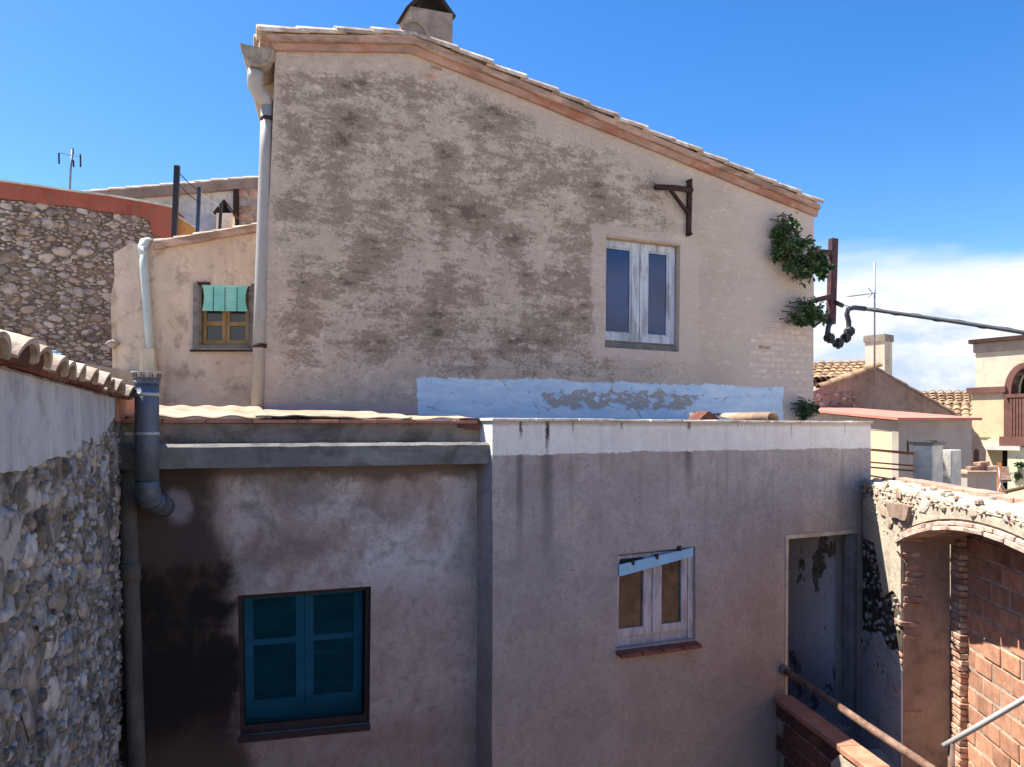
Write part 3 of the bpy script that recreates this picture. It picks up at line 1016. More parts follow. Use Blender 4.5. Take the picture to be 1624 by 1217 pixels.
# two-leaf windows -----------------------------------------------------------
def leaf_frame(mb, q, a0, a1, b0, b1, wl, wr, wt, wb_, y0, y1):
    """one window leaf: stiles of width wl and wr, top rail wt, bottom rail wb_"""
    qbar(mb, q, a0, a0 + wl, b0, b1, y0, y1)
    qbar(mb, q, a1 - wr, a1, b0, b1, y0, y1)
    qbar(mb, q, a0 + wl, a1 - wr, b1 - wt, b1, y0 + .001, y1)
    qbar(mb, q, a0 + wl, a1 - wr, b0, b0 + wb_, y0 + .001, y1)
    return mb


gf = MB()
qring(gf, gw_q, .003, .997, .003, .997, .02, .02, .10, .2)
gwin = gf.build('window', M['wood_white'], gh)
for a0, a1, wl, wr in ((.02, .495, .02, .10), (.505, .98, .10, .08)):
    lf = leaf_frame(MB(), gw_q, a0, a1, .075, .975, wl, wr, .055, .065, .085, .135)
    lf.build('casement', M['wood_white'], gwin)
    bd = leaf_frame(MB(), gw_q, a0 + wl, a1 - wr, .141, .919, .022, .022, .014, .014, .10, .128)
    bd.build('glazing_bead', M['wood_white'], gwin)
    g = MB(); qbar(g, gw_q, a0 + wl + .01, a1 - wr - .01, .145, .915, .114, .119); g.build('pane', M['glass_sky'], gwin)
s_ = MB(); qbar(s_, gw_q, .0, 1.0, -.005, .055, .06, .19); s_.build('window_sill', M['wood_grey'], gwin)
s_ = MB(); qbar(s_, gw_q, .02, .98, .057, .075, .095, .13); s_.build('weather_bar', M['wood_grey'], gwin)
inn = MB()
for a0, a1, b0, b1 in ((-.0, .004, 0, 1),):
    qbar(inn, gw_q, .0, 1.0, .985, .998, .004, .15)
inn.build('lintel_lining', M['lintel_tan'], gh)
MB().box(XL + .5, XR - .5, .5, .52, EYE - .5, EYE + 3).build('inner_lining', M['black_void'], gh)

# bricks that show where the render has gone
PBK = [brick_mesh('brick', M['brick_pale'], .215, .05, .062, .010, 80 + k, .014) for k in range(4)]
RBK = [brick_mesh('brick', M['brick_rough'], .21, .05, .06, .010, 90 + k, .014) for k in range(3)]
rb = random.Random(12)
bx0, bx1 = G.uv(1186, 560)[0], G.uv(1280, 560)[0]
zlo, zhi = G.uv(1230, 655)[1], G.uv(1230, 500)[1]
row = 0
z = zlo
while z < zhi:
    x = bx0 + (row % 2) * .14 + rb.uniform(-.03, .03)
    fade = .35 + .55 * math.sin(math.pi * min(1, max(0, (z - zlo) / (zhi - zlo))))
    while x < bx1 - .1:
        keep = fade + .25 * (x - bx0) / (bx1 - bx0) + mnoise.noise(Vector((x * 3, z * 3, 1))) * .5
        if keep > .52 and not (z < G.uv(1200, 606)[1] and x < G.uv(1246, 630)[0]):
            me = rb.choice(RBK) if (rb.random() < .10 and x < bx0 + .4) else rb.choice(PBK)
            inst('brick', me, gh, Matrix.Translation((x + .13, .0215 - rb.uniform(0, .004), z)) @ Matrix.Rotation(rb.uniform(-.02, .02), 4, 'Y'))
        x += .235 + rb.uniform(-.01, .01)
    z += .082
    row += 1
for px, py in ((683, 121), (679, 139), (692, 108)):
    x, z = G.uv(px, py)
    inst('brick', rb.choice(RBK), gh, Matrix.Translation((x, .021, z)) @ Matrix.Rotation(rb.uniform(-.03, .03), 4, 'Y') @ Matrix.Diagonal((.6 + rb.random() * .4, 1, .8, 1)))

# eaves gutter and downpipe on the left corner
gc = G.uv(407, 80, -.05)
gut = MB()
prof = [(gc[0] + .16 * math.cos(R(a)), gc[1] + .02 + .2 * math.sin(R(a))) for a in range(180, 361, 15)]
prof_in = [(gc[0] + .142 * math.cos(R(a)), gc[1] + .02 + .182 * math.sin(R(a))) for a in range(360, 179, -15)]
gut.slab(prof + prof_in, [], -.10, 5.5)
gut.v = [(x + .22 * max(y, 0), y, z) for x, y, z in gut.v]
gut.slab(prof, [], -.085, -.08)
gut.build('gutter', M['gutter'], gh)
MB().slab(G.poly([(412, 62), (436, 62), (436, 96), (420, 110), (414, 96)], -.02), [], -.02, .25).build('eaves_corbel', M['cornice'], gh)
pp = [G.p3(406, 112, .0), G.p3(404, 126, .02), G.p3(405, 138, .03), G.p3(411, 150, .05), G.p3(420, 158, .07), G.p3(425, 168, .08)]
el_ = MB().tube(pp, [.078, .076, .074, .072, .07, .066], 14)
elb = el_.build('pipe_elbow', M['pvc'], gh, True)
dp = MB().tube([G.p3(424, 160, .08), G.p3(421, 250, .06), G.p3(414, 450, .03), G.p3(408, 655, .0)], .062, 14).build('downpipe', M['pvc'], gh, True)
for px, py, of in ((424, 190, .075), (412, 549, .02)):
    c0 = G.p3(px, py, of)
    MB().tube([(c0[0], c0[1], c0[2] - .02), (c0[0], c0[1], c0[2] + .02)], .072, 14).build('pipe_clip', M['rust'], dp, True)

# ---------------------------------------------------------------- iron bracket on the gable
br = G.thing('wall_bracket', 'rusty iron bracket with diagonal brace on the gable above the window', 'bracket')
MB().bar(G.p3(1094, 288, -.03), G.p3(1092, 374, -.03), .06, .045).build('upright', M['rust'], br, bevel=.004)
MB().tube([G.p3(1097, 302, -.07), G.p3(1070, 298, -.10), G.p3(1039, 297, -.12)], .035, 10).build('arm', M['rust'], br, True)
MB().bar(G.p3(1063, 301, -.10), G.p3(1092, 340, -.05), .045, .03).build('brace', M['rust'], br)
for py in (287, 296, 372):
    c0 = G.p3(1093, py, -.05)
    MB().tube([(c0[0], 0, c0[2]), (c0[0], -.1, c0[2])], .018, 8).build('bolt', M['rust'], br)

# ---------------------------------------------------------------- plants rooted in the gable wall
def pip(p, poly):
    x, y = p
    c = False
    for i in range(len(poly)):
        a, b = poly[i], poly[i - 1]
        if (a[1] > y) != (b[1] > y) and x < (b[0] - a[0]) * (y - a[1]) / (b[1] - a[1]) + a[0]: c = not c
    return c


def wall_plant(name, label, plane, polypx, n, seed, leaf=.05, depth=.28, group=None, cat='plant'):
    r = random.Random(seed)
    poly = plane.poly(polypx, -depth * .5)
    xs, zs = [p[0] for p in poly], [p[1] for p in poly]
    root = thing(name, label, cat, (plane.ox, plane.oy, 0), plane.a, group)
    lf, tw = MB(), MB()
    cx = sum(xs) / len(xs)
    clumps = []
    while len(clumps) < max(6, n // 34):
        p = (r.uniform(min(xs), max(xs)), r.uniform(min(zs), max(zs)))
        if pip(p, poly): clumps.append((p[0], -r.uniform(.03, depth), p[1]))
    for c in clumps:
        tw.tube([(c[0] + r.uniform(-.1, .1), 0.02, c[2] + r.uniform(.02, .12)), (c[0], c[1] * .6, c[2] + .03), (c[0] + r.uniform(-.05, .05), c[1] - .02, c[2] - .06)], [.009, .006, .003], 5)
    for _ in range(max(4, n // 110)):                      # trailing shoots
        c = Vector(r.choice(clumps)[:3])
        d = Vector((r.uniform(-.6, .25), r.uniform(-.3, .0), r.uniform(-1, .3))).normalized()
        e = c + d * r.uniform(.10, .20)
        tw.tube([c, c.lerp(e, .5) + Vector((0, 0, .02)), e], [.005, .004, .002], 5)
        for q in range(7):
            clumps.append(tuple(c.lerp(e, .35 + .65 * q / 6)) + (.016,))
    k = 0
    while k < n:
        c = r.choice(clumps)
        sgm = .055
        if len(c) > 3: sgm = c[3]
        p = Vector((r.gauss(c[0], sgm), min(-.004, r.gauss(c[1], sgm * .7)), r.gauss(c[2], sgm)))
        if len(c) < 4 and not pip((p.x, p.z), poly) and r.random() > .07: continue
        d = Vector((r.uniform(-1, 1), r.uniform(-1, .3), r.uniform(-1, .6))).normalized()
        u = d.cross(Vector((r.uniform(-1, 1), r.uniform(-1, 1), r.uniform(-1, 1)))).normalized()
        l_ = leaf * r.uniform(.6, 1.3)
        w_ = l_ * .24
        nn = d.cross(u) * l_ * .12
        i = len(lf.v)
        lf.v += [tuple(p), tuple(p + d * l_ * .5 + u * w_ + nn), tuple(p + d * l_), tuple(p + d * l_ * .5 - u * w_ + nn)]
        lf.f.append((i, i + 1, i + 2, i + 3))
        k += 1
    f_ = lf.build('leaves', M['leaf'], root)
    tw.build('stems', M['twig'], root)
    return root


wall_plant('wall_plant', 'largest bushy green plant growing high on the right end of the gable', G,
           [(1236, 342), (1252, 345), (1266, 372), (1284, 386), (1294, 408), (1293, 430), (1280, 450), (1264, 444), (1252, 420), (1230, 405), (1236, 375)], 2600, 1, .078)
wall_plant('wall_plant', 'middle green plant on the gable edge, below the largest one', G,
           [(1262, 476), (1290, 474), (1297, 490), (1290, 512), (1262, 512), (1247, 508), (1256, 494)], 1000, 2, .075)
wall_plant('wall_plant', 'small dark plant at the foot of the gable near its right corner', G,
           [(1262, 637), (1280, 634), (1292, 650), (1288, 660), (1268, 662), (1259, 648)], 650, 3, .06, .18)

# ================================================================= rendered annex
ZT = A.uv(1080, 670)[1]
an = A.thing('rendered_annex', 'low annex with grey render and white painted top band, small window and doorway', 'annex')
DX0, DX1 = A.uv(1245, 950)[0], A.uv(1357, 950)[0]
DZT = A.uv(1300, 846)[1]
DFL = EYE - 3.15
door_q = [(DX0 - .02, DFL), (DX1 - .01, DFL), (DX1, A.uv(1359, 841)[1]), (DX0, A.uv(1247, 850)[1])]
aw_q = A.poly([(978, 1029), (1103, 1013), (1103, 867), (980, 879)])
aout = rough_poly([(SA0, 0.0), (SA1, 0.0), (SA1, ZT), (SA0, ZT)], .3, .007, 21, keep=(0,))
MB().slab(aout, [door_q, aw_q], 0, .24).build('wall', M['annex'], an)


def depth_to_gable(s):
    v = A.world(s) - Vector((G.ox, G.oy))
    return -v.dot(G.ey) / A.ey.dot(G.ey)


d0, d1 = depth_to_gable(SA0), depth_to_gable(SA1)
MB().quad_box([(SA0, .24, 0), (SA0 + .22, .24, 0), (SA0 + .22, d0, 0), (SA0, d0, 0), (SA0, .24, ZT - .02), (SA0 + .22, .24, ZT - .02), (SA0 + .22, d0, ZT - .02), (SA0, d0, ZT - .02)]).build('side_wall', M['annex'], an)
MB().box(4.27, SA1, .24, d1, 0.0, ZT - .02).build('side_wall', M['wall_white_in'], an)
MB().quad_box([(SA0 + .22, .24, ZT - .22), (4.27, .24, ZT - .22), (4.27, d1, ZT - .22), (SA0 + .22, d0, ZT - .22),
               (SA0 + .22, .24, ZT - .1), (4.27, .24, ZT - .1), (4.27, d1, ZT - .1), (SA0 + .22, d0, ZT - .1)]).build('roof', M['felt'], an)
MB().box(SA0 + .22, 4.27, .24, 2.4, 0.01, DFL - .004).build('floor', M['paving'], an)
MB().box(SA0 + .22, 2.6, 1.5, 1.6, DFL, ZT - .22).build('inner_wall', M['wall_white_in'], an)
r_ = random.Random(5)
cop = MB()
x = SA0 - .012
k = 0
while x < SA1:                                    # thin coping tiles with open joints
    w = min(r_.uniform(.36, .42), SA1 + .012 - x)
    MB().box(x, x + w - .006, -.03 + r_.uniform(-.006, .006), .27, ZT + .001, ZT + .022 + r_.uniform(-.003, .004)).build('coping_tile', M['coping_white'], an, bevel=.004)
    x += w
    k += 1
# doorway linings
d_ = MB(); qbar(d_, door_q, .0, .035, 0, .985, -.012, .2); d_.build('door_jamb', M['door_cream'], an)
d_ = MB(); qbar(d_, door_q, .0, 1, .985, 1.004, -.012, .2); d_.build('door_head', M['door_cream'], an)
d_ = MB(); qbar(d_, door_q, .945, 1.0, 0, .985, -.02, .12); d_.build('door_jamb', M['door_grey'], an)
d_ = MB(); qbar(d_, door_q, .915, .94, 0, .985, .03, .06); d_.build('door_stop', M['door_grey'], an)
# little window
aw = MB()
qring(aw, aw_q, 0.0, .93, 0.0, 1.0, .025, .025, .05, .10, .10)
qbar(aw, aw_q, .93, 1.0, 0.0, 1.0, .03, .10)
awn = aw.build('window', M['wood_white2'], an)
awn['label'] = 'weathered white two-leaf window with frosted brown panes'
for a0, a1, wl, wr, yy in ((.03, .455, .02, .10, .035), (.462, .915, .115, .075, .028)):
    leaf_frame(MB(), aw_q, a0, a1, .105, .97, wl, wr, .035, .085, yy, yy + .04).build('casement', M['wood_white2'], awn)
    g = MB(); qbar(g, aw_q, a0 + wl - .01, a1 - wr + .01, .18, .945, yy + .02, yy + .025); g.build('pane', M['glass_brown'], awn)
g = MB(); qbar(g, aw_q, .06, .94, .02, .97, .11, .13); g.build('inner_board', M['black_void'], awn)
p0, p1 = A.uv(981, 904), A.uv(1098, 876)
h_ = .085
MB().slab([(p0[0], p0[1] - h_ * .65), (p1[0], p1[1] - h_ * .42), (p1[0], p1[1] + h_ * .5), (p0[0], p0[1] + h_ * .5)], [], -.012, .006).build('blind_rail', M['sky_blue'], awn)
for px, py in ((1002, 893), (1040, 884), (1076, 871)):
    x, z = A.uv(px, py)
    MB().slab([(x - .008, z - .015), (x + .012, z - .02), (x + .02, z + .03), (x - .02, z + .02)], [], -.02, .004).build('rail_clip', M['dark_metal'], awn)
s0, s1 = A.uv(976, 1031), A.uv(1105, 1015)
for k in range(4):
    a, b = k / 4, (k + 1) / 4 - .012
    q0, q1 = Vector(s0).lerp(Vector(s1), a), Vector(s0).lerp(Vector(s1), b)
    MB().quad_box([(q0.x, -.085, q0.y - .055), (q1.x, -.085, q1.y - .055), (q1.x, .01, q1.y - .035), (q0.x, .01, q0.y - .035),
                   (q0.x, -.085, q0.y - .025), (q1.x, -.085, q1.y - .025), (q1.x, .01, q1.y - .004), (q0.x, .01, q0.y - .004)]).build('sill_tile', M['sill_tile'], awn, bevel=.003)

# things left lying on the annex roof, just behind the coping
def ground_thing(name, label, cat, mb, mat, plane, smooth=False, bevel=0.0):
    o = mb.build(name, mat, None, smooth, bevel)
    o.location = (plane.ox, plane.oy, 0)
    o.rotation_euler = (0, 0, plane.a)
    return tag(o, label, cat)


rp0 = A.uv(1222, 662, .35)
pts = []
roll = MB()
nseg = 22
ring = []
for k in range(nseg):                                   # an open roll of roofing sheet lying on its side
    a = R(-100 + 300 * k / (nseg - 1))
    rr = .075 - .0009 * k
    ring.append((math.cos(a) * rr * 1.25, math.sin(a) * rr * .85))
ring = [(-.62, -.062), (-.3, -.062)] + ring[::1]
for yy in (.28, 1.1):
    for (u_, w_) in ring: roll.v.append((rp0[0] - .05 + u_, yy, ZT + .05 + w_))
m_ = len(ring)
for k in range(m_ - 1): roll.f.append((k, k + 1, m_ + k + 1, m_ + k))
rl = ground_thing('rolled_sheet', 'curled roll of bleached roofing sheet on the annex roof edge', 'roofing sheet', roll, M['felt'], A, True)
md = rl.modifiers.new('thickness', 'SOLIDIFY'); md.thickness = .012
tp = A.uv(1120, 656, .4)
bt = MB().slab(rough_poly([(tp[0] - .19, ZT - .02), (tp[0] + .2, ZT - .01), (tp[0] + .08, ZT + .07), (tp[0] - .02, ZT + .115), (tp[0] - .1, ZT + .06)], .05, .012, 8), [], .35, .52)
ground_thing('broken_tile', 'dark broken roof tile lying on the annex roof beside the curled sheet', 'roof tile', bt, M['brick_dark'], A)
bt = MB().quad_box([(tp[0] + .02, .42, ZT + .0), (tp[0] + .42, .40, ZT - .02), (tp[0] + .44, .62, ZT - .02), (tp[0] + .06, .66, ZT + .0),
                    (tp[0] + .0, .44, ZT + .1), (tp[0] + .4, .42, ZT + .04), (tp[0] + .42, .64, ZT + .05), (tp[0] + .04, .68, ZT + .105)])
ground_thing('grey_slab', 'tilted grey slab propped behind the dark broken tile on the annex roof', 'slab', bt, M['concrete_pale'], A)

# ================================================================= lower outbuilding on the left
ob = L.thing('mouldy_outbuilding', 'lower outbuilding with black mould on its render, concrete gutter and blue screened window', 'outbuilding')
LX0 = L.uv(168, 800)[0]
LTOP = L.uv(500, 690)[1]
lw_q = L.poly([(381, 1168), (586, 1148), (588.5, 930), (377, 945)])
MB().slab([(LX0, 0), (.05, 0), (.05, LTOP), (LX0, LTOP)], [lw_q], 0, .25).build('wall', M['outb'], ob)
FZ0, FZ1 = L.uv(500, 702, -.05)[1], L.uv(500, 672, -.05)[1]
MB().slab(rough_poly([(LX0, FZ0), (.012, FZ0), (.012, FZ1), (LX0, FZ1)], .3, .005, 31), [], -.05, .2).build('fascia', M['fascia'], ob)
BZ0, BZ1 = L.uv(500, 740, -.2)[1], L.uv(500, 704, -.2)[1]


def run_profile(prof, x0, x1, n, jit, seed):
    """profile of (y,z) points swept along x with small irregularities"""
    mb = MB()
    m = len(prof)
    for k in range(n + 1):
        x = x0 + (x1 - x0) * k / n
        for q, (y, z) in enumerate(prof):
            mb.v.append((x, y + jit * mnoise.noise(Vector((x * 7, q * 3.1, seed))), z + jit * mnoise.noise(Vector((x * 8, q * 5.3, seed + 4)))))
    for k in range(n):
        for q in range(m):
            a, b = k * m + q, k * m + (q + 1) % m
            mb.f.append((a, a + m, b + m, b))
    mb.f.append(tuple(range(m)))
    mb.f.append(tuple(n * m + q for q in range(m - 1, -1, -1)))
    return mb


bm_ = run_profile([(-.205, BZ0), (-.205, BZ1 - .018), (-.178, BZ1 + .004), (-.052, BZ1 + .004), (-.052, BZ0)], LX0, .036, 60, .005, 3)
bm_.build('gutter_beam', M['concrete'], ob)
x = L.uv(180, 667)[0]
zt_ = FZ1 + .002
r_ = random.Random(15)
while x < -.06:
    w = r_.uniform(.27, .31)
    MB().box(x, min(x + w, -.02) - .004, -.085 + r_.uniform(-.008, .008), .2, zt_, zt_ + .026 + r_.uniform(-.002, .004)).build('eaves_tile', M['terracotta'], ob, bevel=.003)
    x += w
MB().slab(rough_poly([(-.17, FZ1 - .03), (-.005, FZ1 - .05), (-.005, FZ1 + .045), (-.17, FZ1 + .04)], .05, .006, 3), [], -.09, -.053).build('brick', M['brick_dark'], ob)
# bleached roof sheets, buckled, rising towards the houses behind
def roof_sheet(x0, x1, y0, y1, z0, slope, seed, wave, wl, fold):
    mb = MB()
    nx, ny = 90, 16
    for j in range(ny + 1):
        for i in range(nx + 1):
            x = x0 + (x1 - x0) * i / nx
            y = y0 + (y1 - y0) * (j / ny) ** 1.4
            f_ = fold * (mnoise.noise(Vector((x * 2.1 + seed, y * .8, seed))) + .5 * mnoise.noise(Vector((x * 6 + seed, y * 2.2, 2)))) * (1.2 - .6 * min(1, y / 1.2))
            z = z0 + slope * (y - y0) + f_ + wave * math.sin(2 * math.pi * x / wl)
            mb.v.append((x, y + .03 * mnoise.noise(Vector((x * 3, 0, seed))) * (j == 0), z))
    for j in range(ny):
        for i in range(nx):
            a = j * (nx + 1) + i
            mb.f.append((a, a + 1, a + nx + 2, a + nx + 1))
    o = mb.build('roof_sheet', M['felt'], ob, True)
    md = o.modifiers.new('thickness', 'SOLIDIFY'); md.thickness = .01
    return o


zr = zt_ + .045
roof_sheet(LX0 - .1, L.uv(430, 660)[0], -.09, 2.6, zr, .055, 3.0, .008, .235, .014)
roof_sheet(L.uv(405, 660)[0], L.uv(650, 660)[0], -.08, 2.6, zr + .008, .04, 8.0, .0, .3, .03)
roof_sheet(L.uv(630, 660)[0], .02, -.05, 2.6, zr - .008, .03, 12.0, .0, .3, .028)
MB().box(LX0, .0, .0, 2.5, zt_ - .03, zt_ - .001).build('roof_deck', M['fascia'], ob)
# window behind a blue screen
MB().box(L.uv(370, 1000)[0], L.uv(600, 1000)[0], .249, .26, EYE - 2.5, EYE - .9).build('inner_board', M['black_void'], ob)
wl_ = MB()
qring(wl_, lw_q, .0, 1.0, .0, 1.0, .035, .03, .03, .2, .06)
wlo = wl_.build('window', M['wood_dark'], ob)
for a0, a1 in ((.045, .497), (.503, .955)):
    lf = MB()
    qring(lf, lw_q, a0, a1, .065, .965, .065, .03, .14, .19, .13)
    qbar(lf, lw_q, a0 + .065, a1 - .065, .60, .64, .142, .188)
    lf.build('casement', M['frame_blue'], wlo)
    for b0, b1 in ((.19, .605), (.635, .94)):
        g = MB(); qbar(g, lw_q, a0 + .06, a1 - .06, b0, b1, .165, .17); g.build('pane', M['glass_teal'], wlo)
s_ = MB(); qbar(s_, lw_q, .04, .955, .06, .968, .085, .088); s_.build('insect_screen', M['screen'], wlo)
s_ = MB(); qbar(s_, lw_q, -.01, 1.005, -.045, .0, -.012, .16); s_.build('window_sill', M['wood_dark'], wlo)
# mossy downpipe in the corner
pa, pb = L.p3(201, 742, -.10), L.p3(215, 1150, -.10)
pz = lambda z: (pa[0] + (pb[0] - pa[0]) * (z - pa[2]) / (pb[2] - pa[2]), -.10, z)
dpo = MB().tube([pz(EYE - .2), pz(EYE - 1.2), pz(EYE - 2.2), (pz(EYE - 2.2)[0], -.1, .0)], .055, 14).build('downpipe', M['downpipe_old'], ob, True)
MB().tube([pz(EYE - 1.02), pz(EYE - .9)], .066, 14).build('pipe_socket', M['downpipe_old'], dpo, True)

# ---------------------------------------------------------------- stove flue
fl = L.thing('stove_flue', 'blue grey metal stove flue with cage cap and elbow into the mouldy wall', 'flue pipe')
fo = -.33
fpt = [L.p3(233, y_, fo) for y_ in (606, 650, 700, 762)]
fx = fpt[0][0]
fpt = [(fx, fo, p[2]) for p in fpt]
fr_ = .0735
MB().tube(fpt, fr_, 24).build('pipe', M['flue'], fl, True)
ez = fpt[-1][2]
path = []
for k in range(9):
    a = R(90 * k / 8 * .9)
    path.append((fx + .15 * (1 - math.cos(a)) * .22, fo + .15 * (1 - math.cos(a)) * .97, ez - .15 * math.sin(a)))
d_ = (Vector(path[-1]) - Vector(path[-2])).normalized()
path.append(tuple(Vector(path[-1]) + d_ * .12)); path.append(tuple(Vector(path[-1]) + d_ * .22))
MB().tube(path, fr_ * .97, 20).build('elbow', M['flue'], fl, True)
for k in (1, 3, 5, 7, 9):
    p, q = Vector(path[k]), Vector(path[k + 1])
    dd = (q - p).normalized() * .009
    MB().tube([p - dd, p - dd * .5, p + dd * .5, p + dd], [fr_ * .98, fr_ * 1.06, fr_ * 1.06, fr_ * .98], 20).build('rib', M['flue'], fl, True)
for y_ in (626, 688):
    z = L.p3(233, y_, fo)[2]
    c0 = MB().tube([(fx, fo, z - .012), (fx, fo, z + .012)], fr_ * 1.05, 24).build('clamp', M['flue_bright'], fl, True)
MB().bar((fx - .13, fo + .02, L.p3(233, 688, fo)[2]), (fx - .06, fo, L.p3(233, 688, fo)[2]), .02).build('clamp_lug', M['flue_bright'], fl)
ztp = fpt[0][2]
MB().tube([(fx, fo, ztp - .015), (fx, fo, ztp + .006)], fr_ * 1.12, 24).build('collar', M['flue'], fl, True)
for k in range(10):
    a = 2 * math.pi * k / 10
    c_, s_ = math.cos(a), math.sin(a)
    MB().bar((fx + c_ * fr_ * 1.02, fo + s_ * fr_ * 1.02, ztp), (fx + c_ * fr_ * 1.15, fo + s_ * fr_ * 1.25, ztp + .06), .007, .007).build('cage_bar', M['flue'], fl)
MB().tube([(fx, fo, ztp + .02), (fx, fo, ztp + .028)], fr_ * 1.13, 24, False).build('cage_ring', M['flue'], fl)
MB().tube([(fx, fo, ztp + .058), (fx, fo, ztp + .066)], fr_ * 1.28, 24).build('cap_plate', M['flue_bright'], fl)

# ================================================================= rubble boundary wall at the left
bw = W.thing('rubble_boundary_wall', 'rubble stone wall with grey plaster top and barrel tile coping at the left', 'wall')
WX0 = -4.4
pl_low = W.poly([(-60, 765), (0, 748), (35, 738), (70, 728), (100, 726), (125, 712), (150, 700), (168, 672), (182, 655)])
WT = EYE + .2
stone_ok_edge = pl_low


def plaster_edge(x):
    for (xa, za), (xb, zb) in zip(pl_low, pl_low[1:]):
        if xa <= x <= xb: return za + (zb - za) * (x - xa) / (xb - xa)
    return pl_low[0][1] if x < pl_low[0][0] else WT


def w_relief(x, z):
    return .018 * mnoise.noise(Vector((x * 4, z * 4, 5))) + .012 * mnoise.noise(Vector((x * 13, z * 13, 9))) + .03 * mnoise.noise(Vector((x * .9, z * .9, 2)))


wb = MB()
nx, nz = 150, 110
zs0 = EYE - 2.9
for j in range(nz + 1):
    for i in range(nx + 1):
        x = WX0 + (0.0 - WX0) * i / nx
        z = zs0 + (WT - .02 - zs0) * j / nz
        wb.v.append((x, w_relief(x, z) + (.07 if z > plaster_edge(x) + .03 else 0), z))
for j in range(nz):
    for i in range(nx):
        a = j * (nx + 1) + i
        wb.f.append((a, a + 1, a + nx + 2, a + nx + 1))
wb.build('mortar_face', M['mortar'], bw, True)
MB().box(WX0, .0, .15, .42, 0, WT - .03).build('core', M['mortar'], bw)
MB().box(WX0, .0, -.0, .06, 0, zs0).build('footing', M['mortar'], bw)
up = [(WX0, WT)] + [(-.02, WT)]
lowe = [(-.02, WT - .02)] + [p for p in reversed(pl_low)] + [(WX0, pl_low[0][1] - .05)]
lowe = rough_poly(lowe, .05, .02, 77, keep=(len(lowe) - 1,))
# keep only the ragged lower edge of that open line
cutp = [p for p in lowe if p[1] < WT - .01]
MB().slab([(WX0, WT - .005), (-.02, WT - .005)] + cutp, [], -.022, .05).build('plaster', M['plaster_grey'], bw)
MB().slab(rough_poly(W.poly([(184, 668), (214, 662), (214, 622), (186, 626)], -.03), .05, .012, 5), [], -.035, -.023).build('brick_patch', M['terracotta'], bw)
scatter_stones(bw, lambda x, z: z < plaster_edge(x) + .05 * mnoise.noise(Vector((x * 8, z * 8, 3))) + .02 and z > EYE - 2.75, (-3.6, -.01, EYE - 2.75, EYE - .02),
               [(.24, 40), (.16, 220), (.105, 1500), (.065, 6000), (.04, 9000)], 0, NEAR_STONES, lambda x, z: w_relief(x, z) + .006, 300, 'stone', .8, .021, 4, .7, .84)
# coping: barrel tiles laid across the wall, with a mortar bed
CT = tile_mesh('coping_tile', M['tile_old'], .32, .135, .12, .018, 11, 118)
plug = []
for k in range(13):
    a = R(31 + 118 * k / 12)
    plug.append((.119 * math.cos(a), .119 * math.sin(a) - .034))
plug += [(-.09, .008), (.09, .008)]
PLG = MB().slab(plug, [], .022, .2)
PLG.v = [(y, x, z) for x, y, z in PLG.v]
PLG_ME = mesh_from('mortar_plug', PLG.v, [tuple(reversed(q)) for q in PLG.f], M['brick_dark'], False)
bed = MB()
bed.slab([(-.03, WT - .012), (.44, WT - .012), (.44, WT + .0), (.36, WT + .05), (.22, WT + .06), (-.03, WT - .01)], [], WX0, 0.0)
bed.v = [(y, x, z) for x, y, z in bed.v]
bed.f = [tuple(reversed(q)) for q in bed.f]
bed.build('mortar_bed', M['mud_wall'], bw)
r_ = random.Random(3)
x = -.12
while x > WX0 + .1:
    o = (x, -.085 + r_.uniform(-.015, .012), WT - .022 + r_.uniform(-.008, .01))
    bs_ = basis(o, (r_.uniform(-.05, .05), 1, .26 + r_.uniform(-.05, .05)), (0, 0, 1))
    inst('coping_tile', CT, bw, bs_)
    inst('mortar_plug', PLG_ME, bw, bs_)
    inst('coping_tile', CT, bw, basis((x + .02, .5, WT - .02), (0, -1, .28), (0, 0, 1)))
    x -= .265 + r_.uniform(-.01, .012)

# ================================================================= small rendered house at the left
SH = Plane.at(300, 8.75, 10)
sh = SH.thing('small_rendered_house', 'small tan rendered house between the stone wall and the gable, with white pipe', 'house')
stl = SH.poly([(180, 402), (206, 386), (245, 388), (416, 358)])
sw_q = SH.poly([(314, 553), (398, 553), (398.5, 454), (315, 452)])
so = [(SH.uv(174, 620)[0], 0), (SH.uv(440, 600)[0], 0), (SH.uv(440, 600)[0], stl[3][1] + .03)] + stl[::-1] + [SH.uv(182, 440), SH.uv(176, 470), SH.uv(178, 560)]
MB().slab(rough_poly(so, .15, .012, 6, keep=(0, 1)), [sw_q], 0, .3).build('wall', M['small_house'], sh)
MB().slab(rough_poly([(stl[2][0], stl[2][1] - .07), (stl[3][0], stl[3][1] - .07), (stl[3][0], stl[3][1] + .012), (stl[2][0], stl[2][1] + .012)], .12, .008, 4), [], -.07, .35).build('verge_course', M['cornice'], sh)
MB().slab([(stl[2][0], stl[2][1] - .06), (stl[3][0], stl[3][1] - .06), (stl[3][0], stl[3][1] - .0), (stl[2][0], stl[2][1] - .0)], [], .36, 2.6).build('roof', M['tile_lime'], sh)
MB().box(so[0][0] + .02, so[0][0] + .25, .3, 2.6, 0, stl[0][1] - .1).build('side_wall', M['small_house'], sh)
VT2 = tile_mesh('verge_tile', M['tile_old'], .36, .06, .05, .012)
row_of_tiles(sh, VT2, (stl[2][0], stl[2][1] + .0), (stl[3][0] + .1, stl[3][1] + .01), 6, .0, 'verge_tile', .012, 23, .05)
